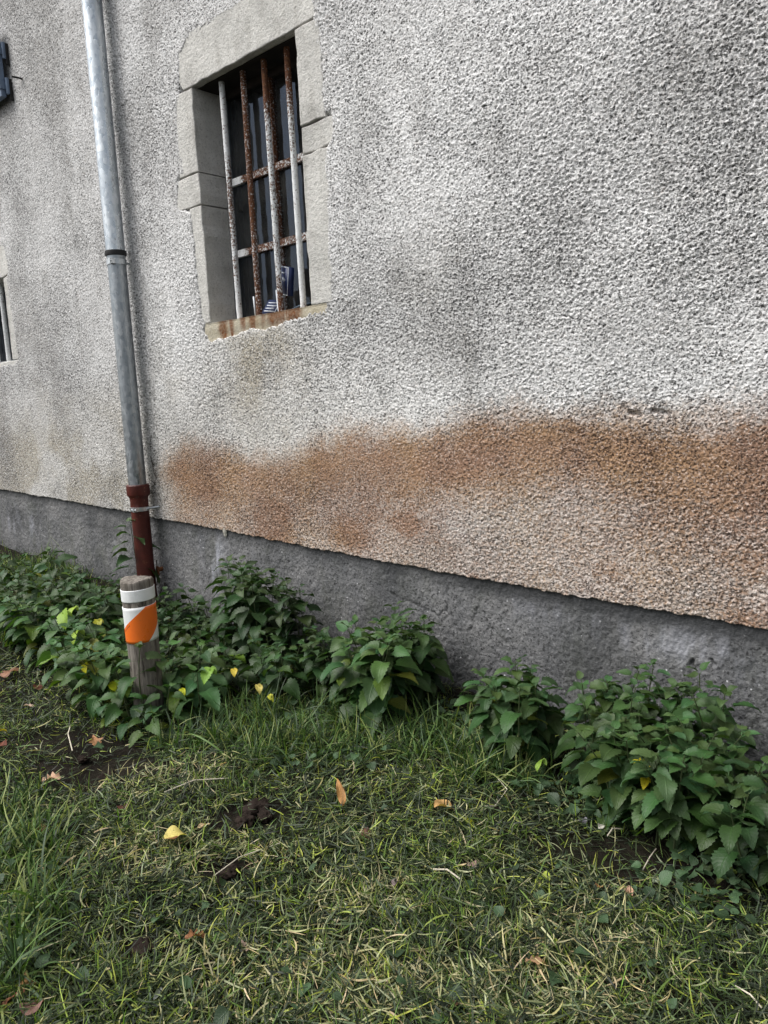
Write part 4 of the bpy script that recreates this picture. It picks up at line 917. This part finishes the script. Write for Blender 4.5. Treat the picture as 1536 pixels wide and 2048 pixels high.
# ---------------------------------------------------------------- small things on wall and sill
p = wall_pt(322, 1138, .0)
RUST = m_plain('rusty_iron', (.13, .05, .02), .9, var=.5, scale=80, bump=.002)
o = empty('rusty_anchor', (p[0], .02, p[2])); tag(o, 'rusty iron anchor stub sticking out of the plinth beside the red pipe', 'iron stub')
mb = MB(); mb.tube([(p[0], .03, p[2]), (p[0], -.02, p[2])], .014, 8); mb.build('shank', RUST, o, bevel=.002)
mb = MB(); mb.box((p[0]-.016, -.026, p[2]-.03), (p[0]+.014, -.018, p[2]+.022)); mb.build('plate', RUST, o, bevel=.003)
VINE = m_plain('dry_vine', (.085, .075, .065), .9, var=.5, scale=60)
for pts, lbl in (([(312, 1268), (310, 1235), (316, 1205), (311, 1175), (318, 1150), (312, 1120)], 'dry vine stem climbing the plinth right of the red pipe'), ([(320, 1250), (314, 1215), (322, 1185), (330, 1165)], 'short dry vine twig curling on the plinth behind the post'), ([(306, 975), (312, 955), (305, 930), (301, 900), (303, 870)], 'thin dark vine stem clinging to the wall beside the zinc pipe')):
    P = [wall_pt(*q, -.006) for q in pts]; P2 = []
    for a, b in zip(P[:-1], P[1:]):
        for k in range(4): P2.append(a+(b-a)*k/4+rng.normal(0, .005, 3)*[1, .5, 1])
    P2.append(P[-1])
    mb = MB().tube(P2, .0035, 6)
    for k in range(2, len(P2)-1, 3):
        d_ = np.array([rng.choice([-1, 1])*rng.uniform(.012, .03), -.008, rng.uniform(.0, .03)]); mb.tube([P2[k], P2[k]+d_*.5, P2[k]+d_], [.002, .0016, .001], 5)
    o = mb.build('dry_vine', VINE, smooth=True, origin=tuple(P[0])); tag(o, lbl, 'vine', 'dry vine stems on the wall')
p = wall_pt(449, 1062, 0)
bm = bmesh.new(); bmesh.ops.create_icosphere(bm, subdivisions=3, radius=1)
for v in bm.verts: v.co = Vector((v.co.x*.014, v.co.y*.01, v.co.z*.032))*(1+.4*mnoise.noise(v.co*3))
me = bpy.data.meshes.new('mortar_drip'); bm.to_mesh(me); bm.free(); me.materials.append(m_plain('pale_mortar', (.5, .48, .42), .9, scale=90, bump=.003))
o = bpy.data.objects.new('mortar_drip', me); COL.objects.link(o); o.parent = house; o.location = Vector((p[0], .004, p[2]))-house.location
# things left on the inner sill, between bars and glass
def card(name, q, wdt, hgt, lean, yaw, mat, y=.125, thick=.004):
    p = wall_pt(*q, y); mb = MB(); mb.box((-wdt/2, -thick/2, 0), (wdt/2, thick/2, hgt))
    o = nmesh(name, np.array(mb.v), mb.f, mat); o.location = (p[0], y, max(p[2], 1.628)); o.rotation_euler = (R(lean[0]), R(lean[1]), R(yaw)); return o
NAVY = m_plain('navy_card', (.012, .022, .075), .45, var=.2); WHITEP = m_plain('white_paper', (.62, .66, .70), .6, var=.08)
BLUEP = m_plain('pale_blue_paper', (.28, .42, .58), .6, var=.1)
def marks(o, lst, wdt, hgt, mat, thick=.004):
    mb = MB()
    for (x0, z0, x1, z1) in lst: mb.box((x0*wdt-wdt/2, -thick/2-.0008, z0*hgt), (x1*wdt-wdt/2, -thick/2-.0002, z1*hgt))
    c = nmesh('printed_mark', np.array(mb.v), mb.f, mat); c.parent = o
o = card('card_box', (573, 590), .085, .13, (0, 14), -15, NAVY, .115, .03); tag(o, 'dark blue card box with pale edges tilted behind the third and fourth bars', 'box')
marks(o, [(.0, .0, 1, .03), (.97, .03, 1, 1), (.0, .97, .96, 1), (.28, .5, .36, .62), (.42, .46, .5, .6), (.56, .5, .62, .56), (.1, .75, .5, .8)], .085, .13, WHITEP, .03)
o = card('leaflet', (537, 628), .10, .085, (-35, 8), 5, NAVY, .12); tag(o, 'dark blue leaflet with rows of white print leaning on the sill', 'leaflet')
marks(o, [(.1+.0*k, .15+.2*k, .8-.1*(k % 2), .21+.2*k) for k in range(4)]+[(.86, .02, .9, .98)], .10, .085, WHITEP)
o = card('paper_strip', (511, 632), .009, .095, (4, 2), 0, WHITEP, .11, .003); tag(o, 'thin white strip standing upright beside the second bar', 'strip')
o = card('paper_sheet', (495, 637), .10, .05, (-84, 0), 8, BLUEP, .12, .002); tag(o, 'pale blue paper lying flat behind the first bar', 'paper')
o = card('paper_sheet', (590, 615), .13, .07, (-80, -6), -12, BLUEP, .12, .002); tag(o, 'crumpled pale blue paper lying by the fourth bar', 'paper')
p = wall_pt(568, 605, .13); mb = MB(); mb.tube([(p[0], .10, 1.628), (p[0]-.012, .115, 1.66), (p[0]-.03, .125, 1.74)], [.008, .016, .015], 12)
o = mb.build('paper_roll', WHITEP, smooth=True, origin=(p[0], .10, 1.63)); tag(o, 'small white paper roll propped beneath the dark blue box', 'paper roll')
